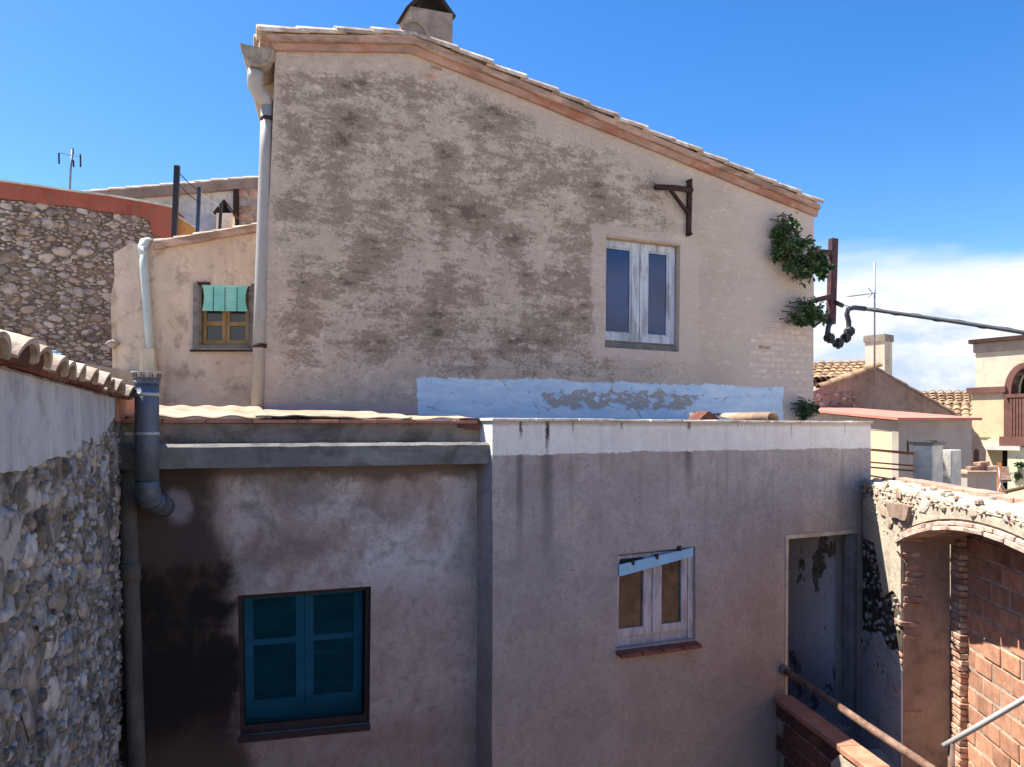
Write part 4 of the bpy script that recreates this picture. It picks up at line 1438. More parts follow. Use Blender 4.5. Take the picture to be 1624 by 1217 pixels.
# ochre timber window under a turquoise roller blind
swo = MB()
qring(swo, sw_q, 0, 1, 0, 1, .05, .04, .02, .16, .06)
swn = swo.build('window', M['wood_grey'], sh)
for a0, a1 in ((.06, .495), (.505, .94)):
    lf = MB(); qring(lf, sw_q, a0, a1, .07, .42, .07, .045, .08, .13, .07)
    qring(lf, sw_q, a0, a1, .42, .95, .07, .03, .08, .13, .02)
    lf.build('casement', M['wood_ochre'], swn)
    g = MB(); qbar(g, sw_q, a0 + .06, a1 - .06, .13, .9, .105, .11); g.build('pane', M['glass_dark'], swn)
bl = MB()
for k in range(17):
    b0 = .595 + k * .0225
    nar = .035 * math.sin(math.pi * k / 17)
    qbar(bl, sw_q, .07 + nar, .93 - nar * 1.2, b0, b0 + .0195, .0, .008)
qbar(bl, sw_q, .065, .935, .975, 1.0, -.006, .012)
bl.build('roller_blind', M['blind'], swn)
bc = MB()
for a in (.28, .5, .73): qbar(bc, sw_q, a - .006, a + .006, .59, .97, -.004, -.001)
bc.build('blind_cord', M['dark_metal'], swn)
for a0, a1 in ((-.09, -.005), (1.005, 1.06)):
    t_ = MB(); qbar(t_, sw_q, a0, a1, -.03, 1.03, -.03, .02); t_.build('shutter_edge', M['wood_grey'], swn)
t_ = MB(); qbar(t_, sw_q, -.14, 1.1, -.05, -.02, -.04, .02); t_.build('shutter_bar', M['rust'], swn)
t_ = MB(); qbar(t_, sw_q, -.02, .22, 1.0, 1.04, -.03, .02); t_.build('shutter_hinge', M['rust'], swn)
# pale pipe with a box at its foot
sp_ = MB().tube([SH.p3(227, 392, -.08), SH.p3(229, 430, -.08), SH.p3(234, 500, -.08), SH.p3(240, 575, -.08)], .046, 14).build('downpipe', M['pvc_pale'], sh, True)
MB().tube([SH.p3(227, 406, -.08), SH.p3(226.5, 392, -.07), SH.p3(229, 385, -.03), SH.p3(236, 384, .03)], .052, 14).build('pipe_bend', M['pvc_pale'], sp_, True)
q_ = SH.poly([(221, 600), (246, 600), (244, 553), (221, 553)], -.13)
MB().slab(q_, [], -.13, -.02).build('pipe_box', M['pipe_box'], sp_)
inst('stone', FAR_STONES[2], sh, Matrix.Translation(SH.p3(180, 545, -.02)) @ Matrix.Diagonal((.13, .1, .1, 1)))

# roof-top posts, flue and wires standing on the small house
pst = []
for name, lab, px, top, bot, off, w, mt in (
        ('roof_post', 'tall dark square post standing on the small house roof', 278, 263, 380, .55, .062, 'dark_metal'),
        ('roof_post', 'slim blue post on the small house roof, right of the tall dark one', 315, 296, 376, .9, .042, 'blue_metal'),
        ('roof_post', 'short dark post in front of the white roof flue', 350, 322, 372, .5, .034, 'dark_metal')):
    a, b = SH.p3(px + (3 if name == 'roof_post' and top == 263 else 1), top, off), SH.p3(px - 2, bot, off)
    o = ground_thing(name, lab, 'post', MB().bar(b, a, w), M[mt], SH, bevel=.004)
    o['group'] = 'posts on the small house roof'
    pst.append(a)
wr = MB()
for dz in (.06, .2):
    for a, b in zip(pst, pst[1:]):
        a_, b_ = Vector(a) - Vector((0, 0, dz)), Vector(b) - Vector((0, 0, dz))
        mid = (a_ + b_) / 2 - Vector((0, 0, .02))
        wr.tube([a_, mid, b_], .006, 5)
ground_thing('clothes_wire', 'thin dark wires strung between the roof posts', 'wire', wr, M['dark_metal'], SH)
rf = SH.thing('roof_flue', 'white square roof flue with dark tent cap on the small house', 'flue')
q_ = SH.poly([(343, 372), (368, 370), (368, 338), (343, 338)], .75)
MB().slab(q_, [], .75, .95).build('shaft', M['white_wall'], rf)
cx_ = (q_[2][0] + q_[3][0]) / 2
for s in (-1, 1):
    MB().slab([(cx_, q_[2][1] + .17), (cx_ + s * .135, q_[2][1] - .01), (cx_ + s * .115, q_[2][1] - .01), (cx_, q_[2][1] + .145)], [], .74, .97).build('cap_slab', M['rust'], rf)
MB().slab([(cx_ - .1, q_[2][1] + .002), (cx_ + .1, q_[2][1] + .002), (cx_, q_[2][1] + .13)], [], .86, .88).build('cap_board', M['soot'], rf)

# ================================================================= far stone wall with red top
fw = FW.thing('far_stone_wall', 'far rubble stone wall with a flaking red painted band along its top', 'wall')
ft = FW.poly([(-70, 278), (0, 289), (60, 297), (122, 306), (171, 312), (226, 321), (277, 331)])
fb = FW.poly([(-70, 308), (0, 315), (60, 322), (113, 327), (184, 339), (226, 345), (239, 353), (243, 373), (277, 380)])
xe = ft[-1][0]
MB().slab([(ft[0][0], 0), (xe, 0)] + [(a, b - .01) for a, b in ft[::-1]], [], .03, .5).build('core', M['mortar_far'], fw)
MB().slab(rough_poly(list(ft) + list(fb)[::-1], .1, .03, 14), [], -.02, .45).build('red_band', M['red_paint'], fw)
for (a, b), (c, d) in zip(ft, ft[1:]):
    MB().slab([(a, b + .001), (c - .005, d + .001), (c - .005, d + .028), (a, b + .028)], [], -.05, .5).build('coping_slab', M['concrete_pale'], fw)


def fb_edge(x):
    for (xa, za), (xb, zb) in zip(fb, fb[1:]):
        if xa <= x <= xb: return za + (zb - za) * (x - xa) / (xb - xa)
    return 0


scatter_stones(fw, lambda x, z: z < fb_edge(x) - .02, (FW.uv(-15, 400)[0], FW.uv(240, 400)[0], FW.uv(100, 610)[1], FW.uv(100, 320)[1]),
               [(.32, 36), (.22, 300), (.15, 2200), (.10, 6000), (.065, 9000)], 0, FAR_STONES, .028, 300, 'stone', .56, .03, 8, .3, .82)
# ochre return of the wall
ow = FW.thing('ochre_wall', 'ochre yellow garden wall end behind the tall dark post', 'wall')
q_ = FW.poly([(274, 420), (335, 420), (312, 364), (283, 346), (274, 342)], .12)
MB().slab([(q_[0][0], 0), (q_[1][0], 0), (q_[1][0], q_[1][1])] + list(q_[2:]), [], .12, .6).build('panel', M['ochre_paint'], ow)
q2 = FW.poly([(283, 346), (335, 378), (335, 374), (283, 342)], .12)
MB().slab(q2, [], .1, .62).build('coping', M['concrete_pale'], ow)

# plastic pipes lying on the ledge below the far wall
lt = thing('plastic_pipes', 'pale blue plastic pipes laid on the ledge behind the coping tiles', 'pipes', (0, 0, 0), 0)
for k, (px0, px1, py) in enumerate(((40, 88, 559), (48, 96, 563), (60, 95, 567))):
    a, b = Plane.at(px0, 7.2, 0).world(0), Plane.at(px1, 7.0, 0).world(0)
    z = EYE + (HY - py) / FPX * 7.1
    MB().tube([(a.x, a.y, z), (b.x, b.y, z - .01)], .018, 8).build('pipe', M['sky_blue'], lt, True)
structure(MB().box(-9.0, -4.1, 6.9, 10.8, 0.002, EYE + (HY - 569) / FPX * 7.1 - .02).build('ledge', M['paving']))

# aerial on the far wall
an1 = thing('tv_aerial', 'thin television aerial with side rods above the red topped wall', 'aerial', tuple(Plane.at(109, 13.2, 0).world(0)) + (0,), 0)
zz = lambda py, d=13.2: EYE + (HY - py) / FPX * d
k_ = 13.2 / FPX
MB().tube([(0, 0, zz(345)), (3 * k_, 0, zz(270)), (6 * k_, 0, zz(238))], .018, 8).build('mast', M['alu'], an1, True)
MB().bar((-14 * k_, 0, zz(243)), (20 * k_, -.1, zz(252)), .012).build('boom', M['alu'], an1)
for dx, y0, y1 in ((-14, 244, 261), (20, 246, 266), (8, 237, 246), (9, 255, 266)):
    MB().bar((dx * k_, -.03, zz(y0)), (dx * k_ + .005, -.03, zz(y1)), .02).build('rod', M['dark_metal'], an1)

# ================================================================= white house behind
bh = BH.thing('white_back_house', 'white washed house with sloping tiled verge behind the red topped wall', 'house')
bt_ = BH.poly([(120, 310), (410, 284), (414, 284)])
x1 = BH.uv(414, 320)[0]
MB().slab([(bt_[0][0], 0), (x1, 0), (x1, bt_[1][1] - .05), (bt_[0][0], bt_[0][1] - .05)], [], 0, .3).build('wall', M['white_wall'], bh)
MB().slab(rough_poly([(bt_[0][0], bt_[0][1] - .16), (x1 + .03, bt_[1][1] - .19), (x1 + .03, bt_[1][1]), (bt_[0][0], bt_[0][1])], .3, .012, 9), [], -.12, .3).build('verge_course', M['mud_wall'], bh)
MB().slab([(bt_[0][0], bt_[0][1] - .04), (x1 + .03, bt_[1][1] - .04), (x1 + .03, bt_[1][1] - .001), (bt_[0][0], bt_[0][1] - .001)], [], .301, 4).build('roof', M['tile_lime'], bh)
row_of_tiles(bh, tile_mesh('verge_tile', M['tile_lime'], .36, .07, .06, .014), (bt_[0][0], bt_[0][1]), (x1, bt_[1][1]), 11, -.04, 'verge_tile', .02, 31, .02)
pb0 = BH.uv(378, 340)[0]
PIER = [brick_mesh('brick', M['brick_rough'], .28, .1, .12, .012, 200 + k, .015) for k in range(3)]
zz0, zz1 = BH.uv(390, 372)[1], bt_[1][1] - .24
MB().box(pb0 + .02, x1 - .01, -.08, -.001, 0, zz1 + .05).build('pier_core', M['mortar_pale'], bh)
z, row = zz0, 0
while z < zz1:
    for k in range(2):
        if row % 3 == 1 and k == 0: continue
        xx = pb0 + .16 + k * .3 - (row % 2) * .1
        if xx + .14 < x1 + .1: inst('brick', rb.choice(PIER), bh, Matrix.Translation((xx, -.055, z)))
    z += .155; row += 1
q_ = BH.poly([(286, 352), (344, 352), (344, 338), (286, 338)], -.002)
MB().slab(BH.poly([(290, 378), (343, 378), (343, 344), (286, 340)], -.03), [], -.035, -.004).build('grey_panel', M['plaster_grey'], bh)
MB().slab(BH.poly([(370, 372), (379, 372), (379, 300), (370, 300)], -.1), [], -.12, -.002).build('soot_pipe', M['rust'], bh)

# ================================================================= wall with the brick arch at the right
aw_ = AR.thing('arched_wall', 'ruined wall with a brick arch, flaking plaster and rubble top at the right', 'wall')
ACX, ACZ, ARR = 2.75, EYE - .765 - 4.84, 4.84
AX0, AX1 = 1.17, 4.33
ATOP = EYE - .57
arc = []
for k in range(25):
    x = AX0 + (AX1 - AX0) * k / 24
    arc.append((x, ACZ + math.sqrt(ARR ** 2 - (x - ACX) ** 2)))
outer = [(-.30, 0), (AX0, 0)] + arc + [(AX1, 0), (5.2, 0), (5.2, ATOP), (-.30, ATOP)]
MB().slab(outer, [], 0, .40).build('masonry', M['mud_wall'], aw_)
# terracotta kerb along the back of the wall top
r_ = random.Random(9)
x = .0
while x < 5.0:
    w = r_.uniform(.38, .44)
    MB().box(x, x + w - .008, .30 + r_.uniform(-.006, .006), .44, ATOP + .002, ATOP + .06 + r_.uniform(-.006, .006)).build('kerb_tile', M['kerb'], aw_, bevel=.006)
    x += w
# plaster that is left on the face
pa1 = AR.poly([(1372, 792), (1392, 786), (1440, 803), (1446, 850), (1447, 900), (1446, 944), (1432, 960), (1421, 938), (1404, 948), (1398, 905), (1390, 862), (1372, 852)])
lim = lambda P: [(min(x, AX0 - .004), z) for x, z in P]
MB().slab(lim(rough_poly(pa1, .05, .018, 61)), [], -.022, -.001).build('plaster', M['plaster_white'], aw_)
pa2 = AR.poly([(1369, 852), (1388, 856), (1390, 872), (1383, 892), (1369, 896)])
pa3 = AR.poly([(1369, 1000), (1383, 1008), (1398, 1002), (1410, 1030), (1424, 1034), (1432, 1062), (1441, 1080), (1440, 1260), (1369, 1260)])
MB().slab(lim(rough_poly(pa3, .05, .03, 63)), [], -.018, -.001).build('plaster', M['plaster_grey'], aw_)
pa4 = AR.poly([(1369, 925), (1375, 940), (1373, 975), (1369, 985)])
dk = AR.poly([(1369, 850), (1425, 850), (1440, 980), (1440, 1080), (1369, 1060)])
MB().slab(lim(rough_poly(dk, .08, .02, 65)), [], -.006, -.0006).build('bare_bed', M['damp_bed'], aw_)
scatter_stones(aw_, lambda x, z: pip((x, z), dk) and not pip((x, z), pa1), (0.02, 1.1, EYE - 2.7, EYE - 1.0), [(.10, 30), (.07, 120), (.045, 240)], 0, NEAR_STONES, -.002, 200, 'stone', .8, .02, 12, .6, 1.15)
# loose rubble above the arch
scatter_stones(aw_, lambda x, z: z > ACZ + math.sqrt(max(0, (ARR + .15) ** 2 - (x - ACX) ** 2)) and (x > .7 or z > EYE - .95), (.12, 4.8, EYE - 1.0, ATOP + .0),
               [(.24, 30), (.14, 110), (.08, 500), (.05, 900)], 0, RUBBLE, -.012, 200, 'rubble_stone', .45, .016, 18, .5, .95)
sp = [(.35, ATOP - .002)] + [(4.9, ATOP - .002)] + [(x, ACZ + math.sqrt((ARR + .09) ** 2 - (x - ACX) ** 2)) for x in [4.6 - .15 * k for k in range(24)]] + [(.75, EYE - .98), (.4, EYE - .8)]
MB().slab(rough_poly(sp, .08, .012, 71), [], -.014, -.001).build('spandrel_mortar', M['plaster_white'], aw_)
big = AR.poly([(1414, 795), (1452, 804), (1446, 826), (1420, 820)])
MB().slab(rough_poly(big, .05, .02, 15), [], -.06, 0).build('render_flake', M['mud_wall'], aw_)
# rubble and mortar crumbs on the wall top
ct_ = MB()
nx, ny = 120, 10
for j in range(ny + 1):
    for i in range(nx + 1):
        x, y = -.1 + 5.2 * i / nx, -.02 + .34 * j / ny
        h = .02 + .035 * mnoise.noise(Vector((x * 5, y * 6, 1))) + .02 * mnoise.noise(Vector((x * 14, y * 14, 4)))
        if j in (0,): h = -.03
        ct_.v.append((x, y + .012 * mnoise.noise(Vector((x * 9, 3, y))), ATOP + h))
for j in range(ny):
    for i in range(nx):
        a = j * (nx + 1) + i
        ct_.f.append((a, a + 1, a + nx + 2, a + nx + 1))
ct_.build('mortar_cap', M['plaster_white'], aw_, True)
for k in range(26):
    x, y = r_.uniform(.0, 4.6), r_.uniform(.0, .28)
    s = r_.uniform(.04, .11)
    inst('rubble_stone', r_.choice(RUBBLE), aw_, Matrix.Translation((x, y, ATOP + .03)) @ Matrix.Rotation(R(-90), 4, 'X') @ Matrix.Rotation(r_.uniform(0, 6.28), 4, 'Y') @ Matrix.Diagonal((s, s * .3, s * .7, 1)))
# arch ring
ABK = [brick_mesh('arch_brick', M['arch_brick'], .275, .2, .034, .005, 300 + k, .007) for k in range(4)]
th0, th1 = -math.asin((ACX - AX0) / ARR), math.asin((AX1 - ACX) / ARR)
for lay in range(2):
    rr = ARR + .016 + lay * .038
    n = int((th1 - th0) * rr / .285)
    for k in range(n + 1):
        th = th0 + (th1 - th0) * (k + (.5 if lay % 2 else .1)) / n
        if th > th1 + .02: continue
        c0 = Vector((ACX + rr * math.sin(th), .085 - .012 * (2 - lay) + r_.uniform(-.008, .008), ACZ + rr * math.cos(th)))
        inst('arch_brick', r_.choice(ABK), aw_, Matrix.Translation(c0) @ Matrix.Rotation(th + r_.uniform(-.008, .008), 4, 'Y'))
hb = MB().slab([(-.075, -.045), (.075, -.045), (.075, .045), (-.075, .045)], [[(-.055, -.022), (-.012, -.022), (-.012, .022), (-.055, .022)], [(.012, -.022), (.055, -.022), (.055, .022), (.012, .022)]], -.05, .1)
hb_me = bpy.data.meshes.new('hollow_brick_end'); hb_me.from_pydata(hb.v, [], hb.f); hb_me.materials.append(M['brick_rough'])
for k in range(24):
    rr = ARR + .112
    th = th0 * .95 + k * .027 + r_.uniform(-.004, .004)
    if k in (5, 9, 10, 16): continue
    c0 = (ACX + rr * math.sin(th), .036 + r_.uniform(-.008, .008), ACZ + rr * math.cos(th))
    inst('hollow_brick_end', hb_me, aw_, Matrix.Translation(c0) @ Matrix.Rotation(th, 4, 'Y') @ Matrix.Diagonal((.8, .5, .62, 1)))
# ragged brick jamb
JBK = [brick_mesh('jamb_brick', M['brick_rough'], .15, .17, .042, .006, 320 + k, .01) for k in range(4)]
z = EYE - 3.3
while z < EYE - 1.08:
    if r_.random() > (.1 if z > EYE - 2.2 else .7):
        inst('jamb_brick', r_.choice(JBK), aw_, Matrix.Translation((AX0 - .082 + r_.uniform(-.02, .022), .07 + r_.uniform(-.02, .03), z)) @ Matrix.Rotation(r_.uniform(-.05, .05), 4, 'Y'))
    z += .058
# thin brick pilaster inside the arch
PBR = [brick_mesh('pilaster_brick', M['brick_rough'], .19, .085, .044, .005, 340 + k, .008) for k in range(4)]
MB().box(AX0 - .02, AX0 + .18, .415, .50, 0, EYE - .9).build('pilaster_core', M['mortar_pale'], aw_)
z = EYE - 3.5
while z < EYE - .93:
    inst('pilaster_brick', r_.choice(PBR), aw_, Matrix.Translation((AX0 + .10 + r_.uniform(-.008, .008), .447 + r_.uniform(-.01, .006), z)) @ Matrix.Rotation(r_.uniform(-.03, .03), 4, 'Y'))
    z += .055
# hollow block wall closing the arch
MB().box(AX0, 5.2, .4755, .7, 0, EYE - .68).build('infill_bed', M['mortar_pale'], aw_)
HBK = [brick_mesh('block', M['hollow_brick'], .282, .06, .146, .006, 360 + k, .005) for k in range(5)]
z, row = EYE - 3.5, 0
while z < EYE - .75:
    x = AX0 + .33 - (row % 2) * .15 + r_.uniform(-.02, .02)
    while x < 4.9:
        inst('block', r_.choice(HBK), aw_, Matrix.Translation((x, .498 + r_.uniform(-.006, .006), z)) @ Matrix.Rotation(r_.uniform(-.008, .008), 4, 'Y'))
        x += .302
    z += .165; row += 1
MB().box(-.3, 5.2, .401, .49, ATOP - .12, ATOP - .005).build('infill_cap', M['mortar_pale'], aw_)
# wires hanging across the block wall
def wire(label, plane, pts, r=.005, mat='alu', sag=.03):
    P = [Vector(plane.p3(*p)) for p in pts]
    out = []
    for a, b in zip(P, P[1:]):
        for k in range(6):
            t_ = k / 6
            out.append(a.lerp(b, t_) - Vector((0, 0, sag * 4 * t_ * (1 - t_))))
    out.append(P[-1])
    return ground_thing('wire', label, 'wire', MB().tube(out, r, 6), M[mat], plane)


wire('pale wire pulled straight across the shaded upper blocks inside the arch', AR, [(1517, 1015, .45), (1560, 1022, .55), (1660, 1034, .57)], .006)
wire('lower wire drooping over the sunlit blocks inside the arch', AR, [(1517, 1017, .45), (1545, 1040, .56), (1590, 1080, .57), (1660, 1112, .57)], .006)
wire('dark wire hook hanging on the white plaster beside the arch', AR, [(1424, 848, -.03), (1427, 852, -.03), (1431, 883, -.03), (1423, 875, -.03), (1440, 898, -.03)], .008, 'rust', 0)

gs = MB().quad_box([AR.p3(1388, 775, .05), AR.p3(1428, 779, .05), AR.p3(1432, 772, .3), AR.p3(1392, 766, .3), AR.p3(1388, 771, .05), AR.p3(1428, 776, .05), AR.p3(1432, 769, .3), AR.p3(1392, 763, .3)])
ground_thing('slate_slab', 'thin grey slate lying on the ruined wall top against the annex', 'slab', gs, M['concrete'], AR)

# ================================================================= landing, brick balustrade, rails
structure(MB().box(.0, 3.6, .16, 1.55, 0.006, DFL - .02).build('landing', M['paving'], None))
lo = bpy.data.objects['landing']
lo.location = (PB.ox, PB.oy, 0); lo.rotation_euler = (0, 0, PB.a)
bp = PB.thing('brick_balustrade', 'low hollow brick balustrade with terracotta coping beside the doorway', 'balustrade')
BTZ = EYE - 2.60
MB().box(.0, 3.4, .02, .15, 0.01, BTZ - .055).build('mortar_core', M['mortar_pale'], bp)
DBK = [brick_mesh('block', M['brick_dark'], .275, .05, .142, .006, 400 + k, .006) for k in range(4)]
z, row = BTZ - .13, 0
while z > EYE - 3.9:
    x = .15 - (row % 2) * .14
    while x < 3.3:
        if x > .02: inst('block', r_.choice(DBK), bp, Matrix.Translation((x, .03 + r_.uniform(-.005, .005), z)))
        x += .292
    z -= .158; row += 1
x = .0
while x < 3.3:
    MB().box(x + .004, x + .40, -.025 + r_.uniform(-.004, .004), .17, BTZ - .052, BTZ + r_.uniform(-.004, .004)).build('coping_tile', M['terracotta'], bp, bevel=.006)
    x += .405
MB().slab(rough_poly([(1.05, BTZ - .9), (3.0, BTZ - .9), (3.0, BTZ - .08), (1.2, BTZ - .075), (1.06, BTZ - .2)], .1, .03, 8), [], -.012, .004).build('plaster_patch', M['plaster_white'], bp)
rl_ = PB.thing('pipe_handrail', 'rusty pipe handrail running from the annex wall along the brick balustrade', 'handrail')
hz = EYE - 2.36
MB().tube([(-.04, .1, hz), (.6, .1, hz + .004), (1.4, .1, hz - .003), (3.4, .1, hz)], .032, 14).build('rail', M['rail_rust'], rl_, True)
MB().tube([(-.02, .1, hz), (.035, .1, hz)], .05, 14).build('wall_flange', M['concrete'], rl_, True)
for x in (2.1, 3.2):
    MB().tube([(x, .1, BTZ - .02), (x, .1, hz - .02)], .02, 8).build('support', M['rail_rust'], rl_, True)
SR = Plane.at(1500, 4.9, -20)
sr = SR.thing('stair_handrail', 'thin pale pipe handrail rising to the lower right corner', 'handrail')
MB().tube([SR.p3(1496, 1184), SR.p3(1560, 1147), SR.p3(1640, 1100), SR.p3(1700, 1064)], .018, 10).build('rail', M['pvc'], sr, True)
a_ = SR.p3(1509, 1178)
MB().tube([a_, (a_[0] - .005, a_[1], EYE - 3.2)], .02, 10).build('post', M['rail_rust'], sr, True)

# ================================================================= cable bracket and cable on the gable's right corner
cb = G.thing('cable_bracket', 'perforated steel channel on arms at the right corner of the gable', 'bracket')
cof = .35
u0, u1 = G.p3(1325, 378, cof), G.p3(1321, 514, cof)
ch = MB()
w_ = .11
for k in range(14):                                   # channel web with square gaps between the punched holes
    t0, t1 = k / 14, (k + 1) / 14
    A0, B0 = Vector(u0).lerp(Vector(u1), t0), Vector(u0).lerp(Vector(u1), t1)
    ch.box(min(A0.x, B0.x) - w_ / 2, max(A0.x, B0.x) + .018, cof, cof + .012, B0.z, A0.z)
    if k % 3 != 1: ch.box(A0.x + .0181, A0.x + w_ / 2, cof, cof + .012, B0.z, A0.z)
    else: ch.box(A0.x + .0181, A0.x + w_ / 2, cof, cof + .012, B0.z + .04, A0.z)
ch.bar((u1[0] - w_ / 2, cof + .04, u1[2]), (u0[0] - w_ / 2, cof + .04, u0[2]), .012, .08)
ch.bar((u1[0] + w_ / 2, cof + .04, u1[2]), (u0[0] + w_ / 2, cof + .04, u0[2]), .012, .08)
ch.build('channel', M['rust_purple'], cb)
for p, q in (((1286, 399), (1322, 402)), ((1280, 480), (1320, 470))):
    MB().bar(G.p3(p[0], p[1], cof + .02), G.p3(q[0], q[1], cof + .02), .07, .075).build('arm', M['rust_purple'], cb)
MB().bar(G.p3(1278, 526, cof + .02), G.p3(1319, 498, cof + .02), .035).build('brace', M['rust_purple'], cb)
MB().tube([G.p3(1325, 480, cof - .02), G.p3(1336, 485, cof - .02)], .035, 8).build('insulator', M['dark_metal'], cb, True)
cbl = G.thing('overhead_cable', 'thick black cable bundle looping at the bracket and running off to the right', 'cable')
lp = [(1319, 508), (1314, 518), (1312, 530), (1317, 541), (1328, 544), (1339, 538), (1346, 524), (1346, 510), (1343, 499), (1345, 491), (1354, 488), (1372, 490)]
MB().tube([G.p3(px, py, cof - .01) for px, py in lp], .038, 10).build('loop', M['cable'], cbl, True)


def g_from_world(x, y, z):
    v = Vector((x - G.ox, y - G.oy))
    return Vector((v.dot(G.ex), v.dot(G.ey), z))


st_ = Vector(G.p3(1372, 490, cof - .01))
fin = g_from_world((2100 - CX) / FPX * 8.2, 8.2, EYE + (HY - 618) / FPX * 8.2)
run = []
for k in range(25):
    t_ = k / 24
    p = st_.lerp(fin, t_)
    p.z += .055 * math.sin(math.pi * t_)
    run.append(p)
MB().tube(run, .029, 10).build('span', M['cable'], cbl, True)
tw = []
for k in range(97):
    t_ = k / 96
    p = st_.lerp(fin, t_); p.z += .055 * math.sin(math.pi * t_)
    tw.append(p + Vector((0, .027 * math.cos(k * .55), .027 * math.sin(k * .55))))
MB().tube(tw, .012, 5).build('lashing_wire', M['cable'], cbl, True)
for px, py in ((1315, 536), (1329, 545), (1341, 536), (1347, 526)):
    c0 = Vector(G.p3(px, py, cof - .01))
    m0 = MB()
    for k in range(5):
        a = 2 * math.pi * k / 5 + px
        m0.bar(c0, c0 + Vector((.075 * math.cos(a), -.02, .075 * math.sin(a))), .05, .06)
    m0.tube([c0 - Vector((0, .06, 0)), c0 + Vector((0, .06, 0))], .058, 10)
    m0.build('clamp', M['dark_metal'], cbl)
MB().tube([G.p3(1332, 484, cof), G.p3(1352, 487, cof)], .008, 5).build('tie_wire', M['alu'], cbl)

# ================================================================= terrace and buildings beyond the arched wall
TZ = EYE - 1.75
structure(MB().box(4.3, 60, 8.6, 70, 0.003, TZ).build('upper_terrace', M['paving']))
structure(MB().box(4.75, 30, 3.0, 8.6, 0.005, EYE - 1.2).build('side_terrace', M['paving']))


def far(px, py, d):
    return Vector(((px - CX) / FPX * d, d, EYE + (HY - py) / FPX * d))


for k, (pc, dep, top, lw, rw, lab) in enumerate(((1479, 10.5, 706, .26, .35, 'larger pale concrete pier with grey cap beyond the arched wall'),
                                               (1509, 11.0, 714, .15, .36, 'smaller uncapped concrete pier right beside the larger one'))):
    PP = Plane.at(pc, dep, 40)
    t_ = PP.thing('concrete_pier', lab, 'pier', 'concrete piers beyond the arched wall')
    zt = EYE + (HY - top) / FPX * dep
    MB().box(0, rw, 0, lw, TZ - .3, zt).build('shaft', M['concrete_pale'], t_, bevel=.01)
    if k == 0:
        MB().box(-.03, rw + .03, -.03, lw + .03, zt + .001, zt + .035).build('cap', M['concrete'], t_, bevel=.006)
ra = thing('ochre_railing', 'ochre painted railing of four bars between the annex and the concrete pier', 'railing', (0, 0, 0))
for (y0, y1, r) in ((713, 719.5, .02), (733, 739, .012), (741, 747, .014), (754, 766, .014)):
    MB().tube([far(1376, y0, 12.2), far(1449, y1, 10.55)], r, 8).build('bar', M['rail_ochre'], ra, True)

# shed with red roof
rs = RS.thing('red_roofed_shed', 'shed with shade-grey front and sunlit-cream side under a flat red sheet roof', 'shed')
rx1 = RS.uv(1541, 700)[0]
rz = RS.uv(1425, 667)[1]
MB().slab([(0, TZ), (rx1, TZ), (rx1, rz + .0), (0, rz)], [RS.poly([(1465, 716), (1487, 716), (1487, 699), (1465, 698)]), RS.poly([(1438, 722), (1442, 722), (1442, 700), (1438, 700)])], 0, .2).build('front_wall', M['shed_wall'], rs)
MB().quad_box([(0, .2, TZ), (.2, .2, TZ), (.2, 6, TZ), (0, 6, TZ), (0, .2, rz - .22), (.2, .2, rz - .22), (.2, 6, rz + .0), (0, 6, rz + .0)]).build('side_wall', M['shed_cream'], rs)
MB().quad_box([(.004, .0, rz - .218), (.2, .2, rz - .218), (.2, 6, rz + .002), (.004, 6, rz + .002), (.004, .2, rz - .002), (.2, .2, rz - .002), (.2, 6, rz + .42), (.004, 6, rz + .42)]).build('wall_head', M['shed_wall'], rs)
MB().quad_box([(-.12, -.15, rz + .002), (rx1 + .1, -.15, rz + .002), (rx1 + .1, 6.1, rz + .45), (-.12, 6.1, rz + .45),
               (-.12, -.15, rz + .05), (rx1 + .1, -.15, rz + .05), (rx1 + .1, 6.1, rz + .5), (-.12, 6.1, rz + .5)]).build('roof', M['red_roof'], rs)
q_ = RS.poly([(1465, 716), (1487, 716), (1487, 699), (1465, 698)])
w0 = MB(); qbar(w0, q_, .0, .9, 0, .95, .08, .1); w0.build('window', M['white_wall'], rs)
w0 = MB(); qbar(w0, RS.poly([(1438, 722), (1442, 722), (1442, 700), (1438, 700)]), .0, 1, 0, 1, .1, .12); w0.build('vent_slot', M['black_void'], rs)

# tile-roofed house with chimney
th = TH.thing('tile_roofed_house', 'tile roofed house with rubble gable and square chimney behind the red shed', 'house')
gp = TH.poly([(1250, 640), (1300, 616), (1388, 583), (1513, 657), (1560, 683)])
MB().slab([(gp[0][0], TZ), (gp[-1][0], TZ)] + gp[::-1], [], 0, .4).build('wall', M['mud_wall'], th)
scatter_stones(th, lambda x, z: True, (TH.uv(1292, 640)[0], TH.uv(1360, 640)[0], TH.uv(1300, 662)[1], TH.uv(1300, 622)[1]), [(.2, 12), (.13, 50), (.09, 90)], 0, FAR_STONES, -.0, 90, 'stone', .7, .04, 44, .4, 1.1)
row_of_tiles(th, tile_mesh('verge_tile', M['tile_ochre'], .5, .13, .11, .02), gp[1], gp[2], 5, .05, 'verge_tile', .02, 41, .02)
row_of_tiles(th, tile_mesh('verge_tile', M['mud_wall'], .55, .1, .09, .02), gp[4], gp[2], 7, .05, 'verge_tile', .0, 42, .02)


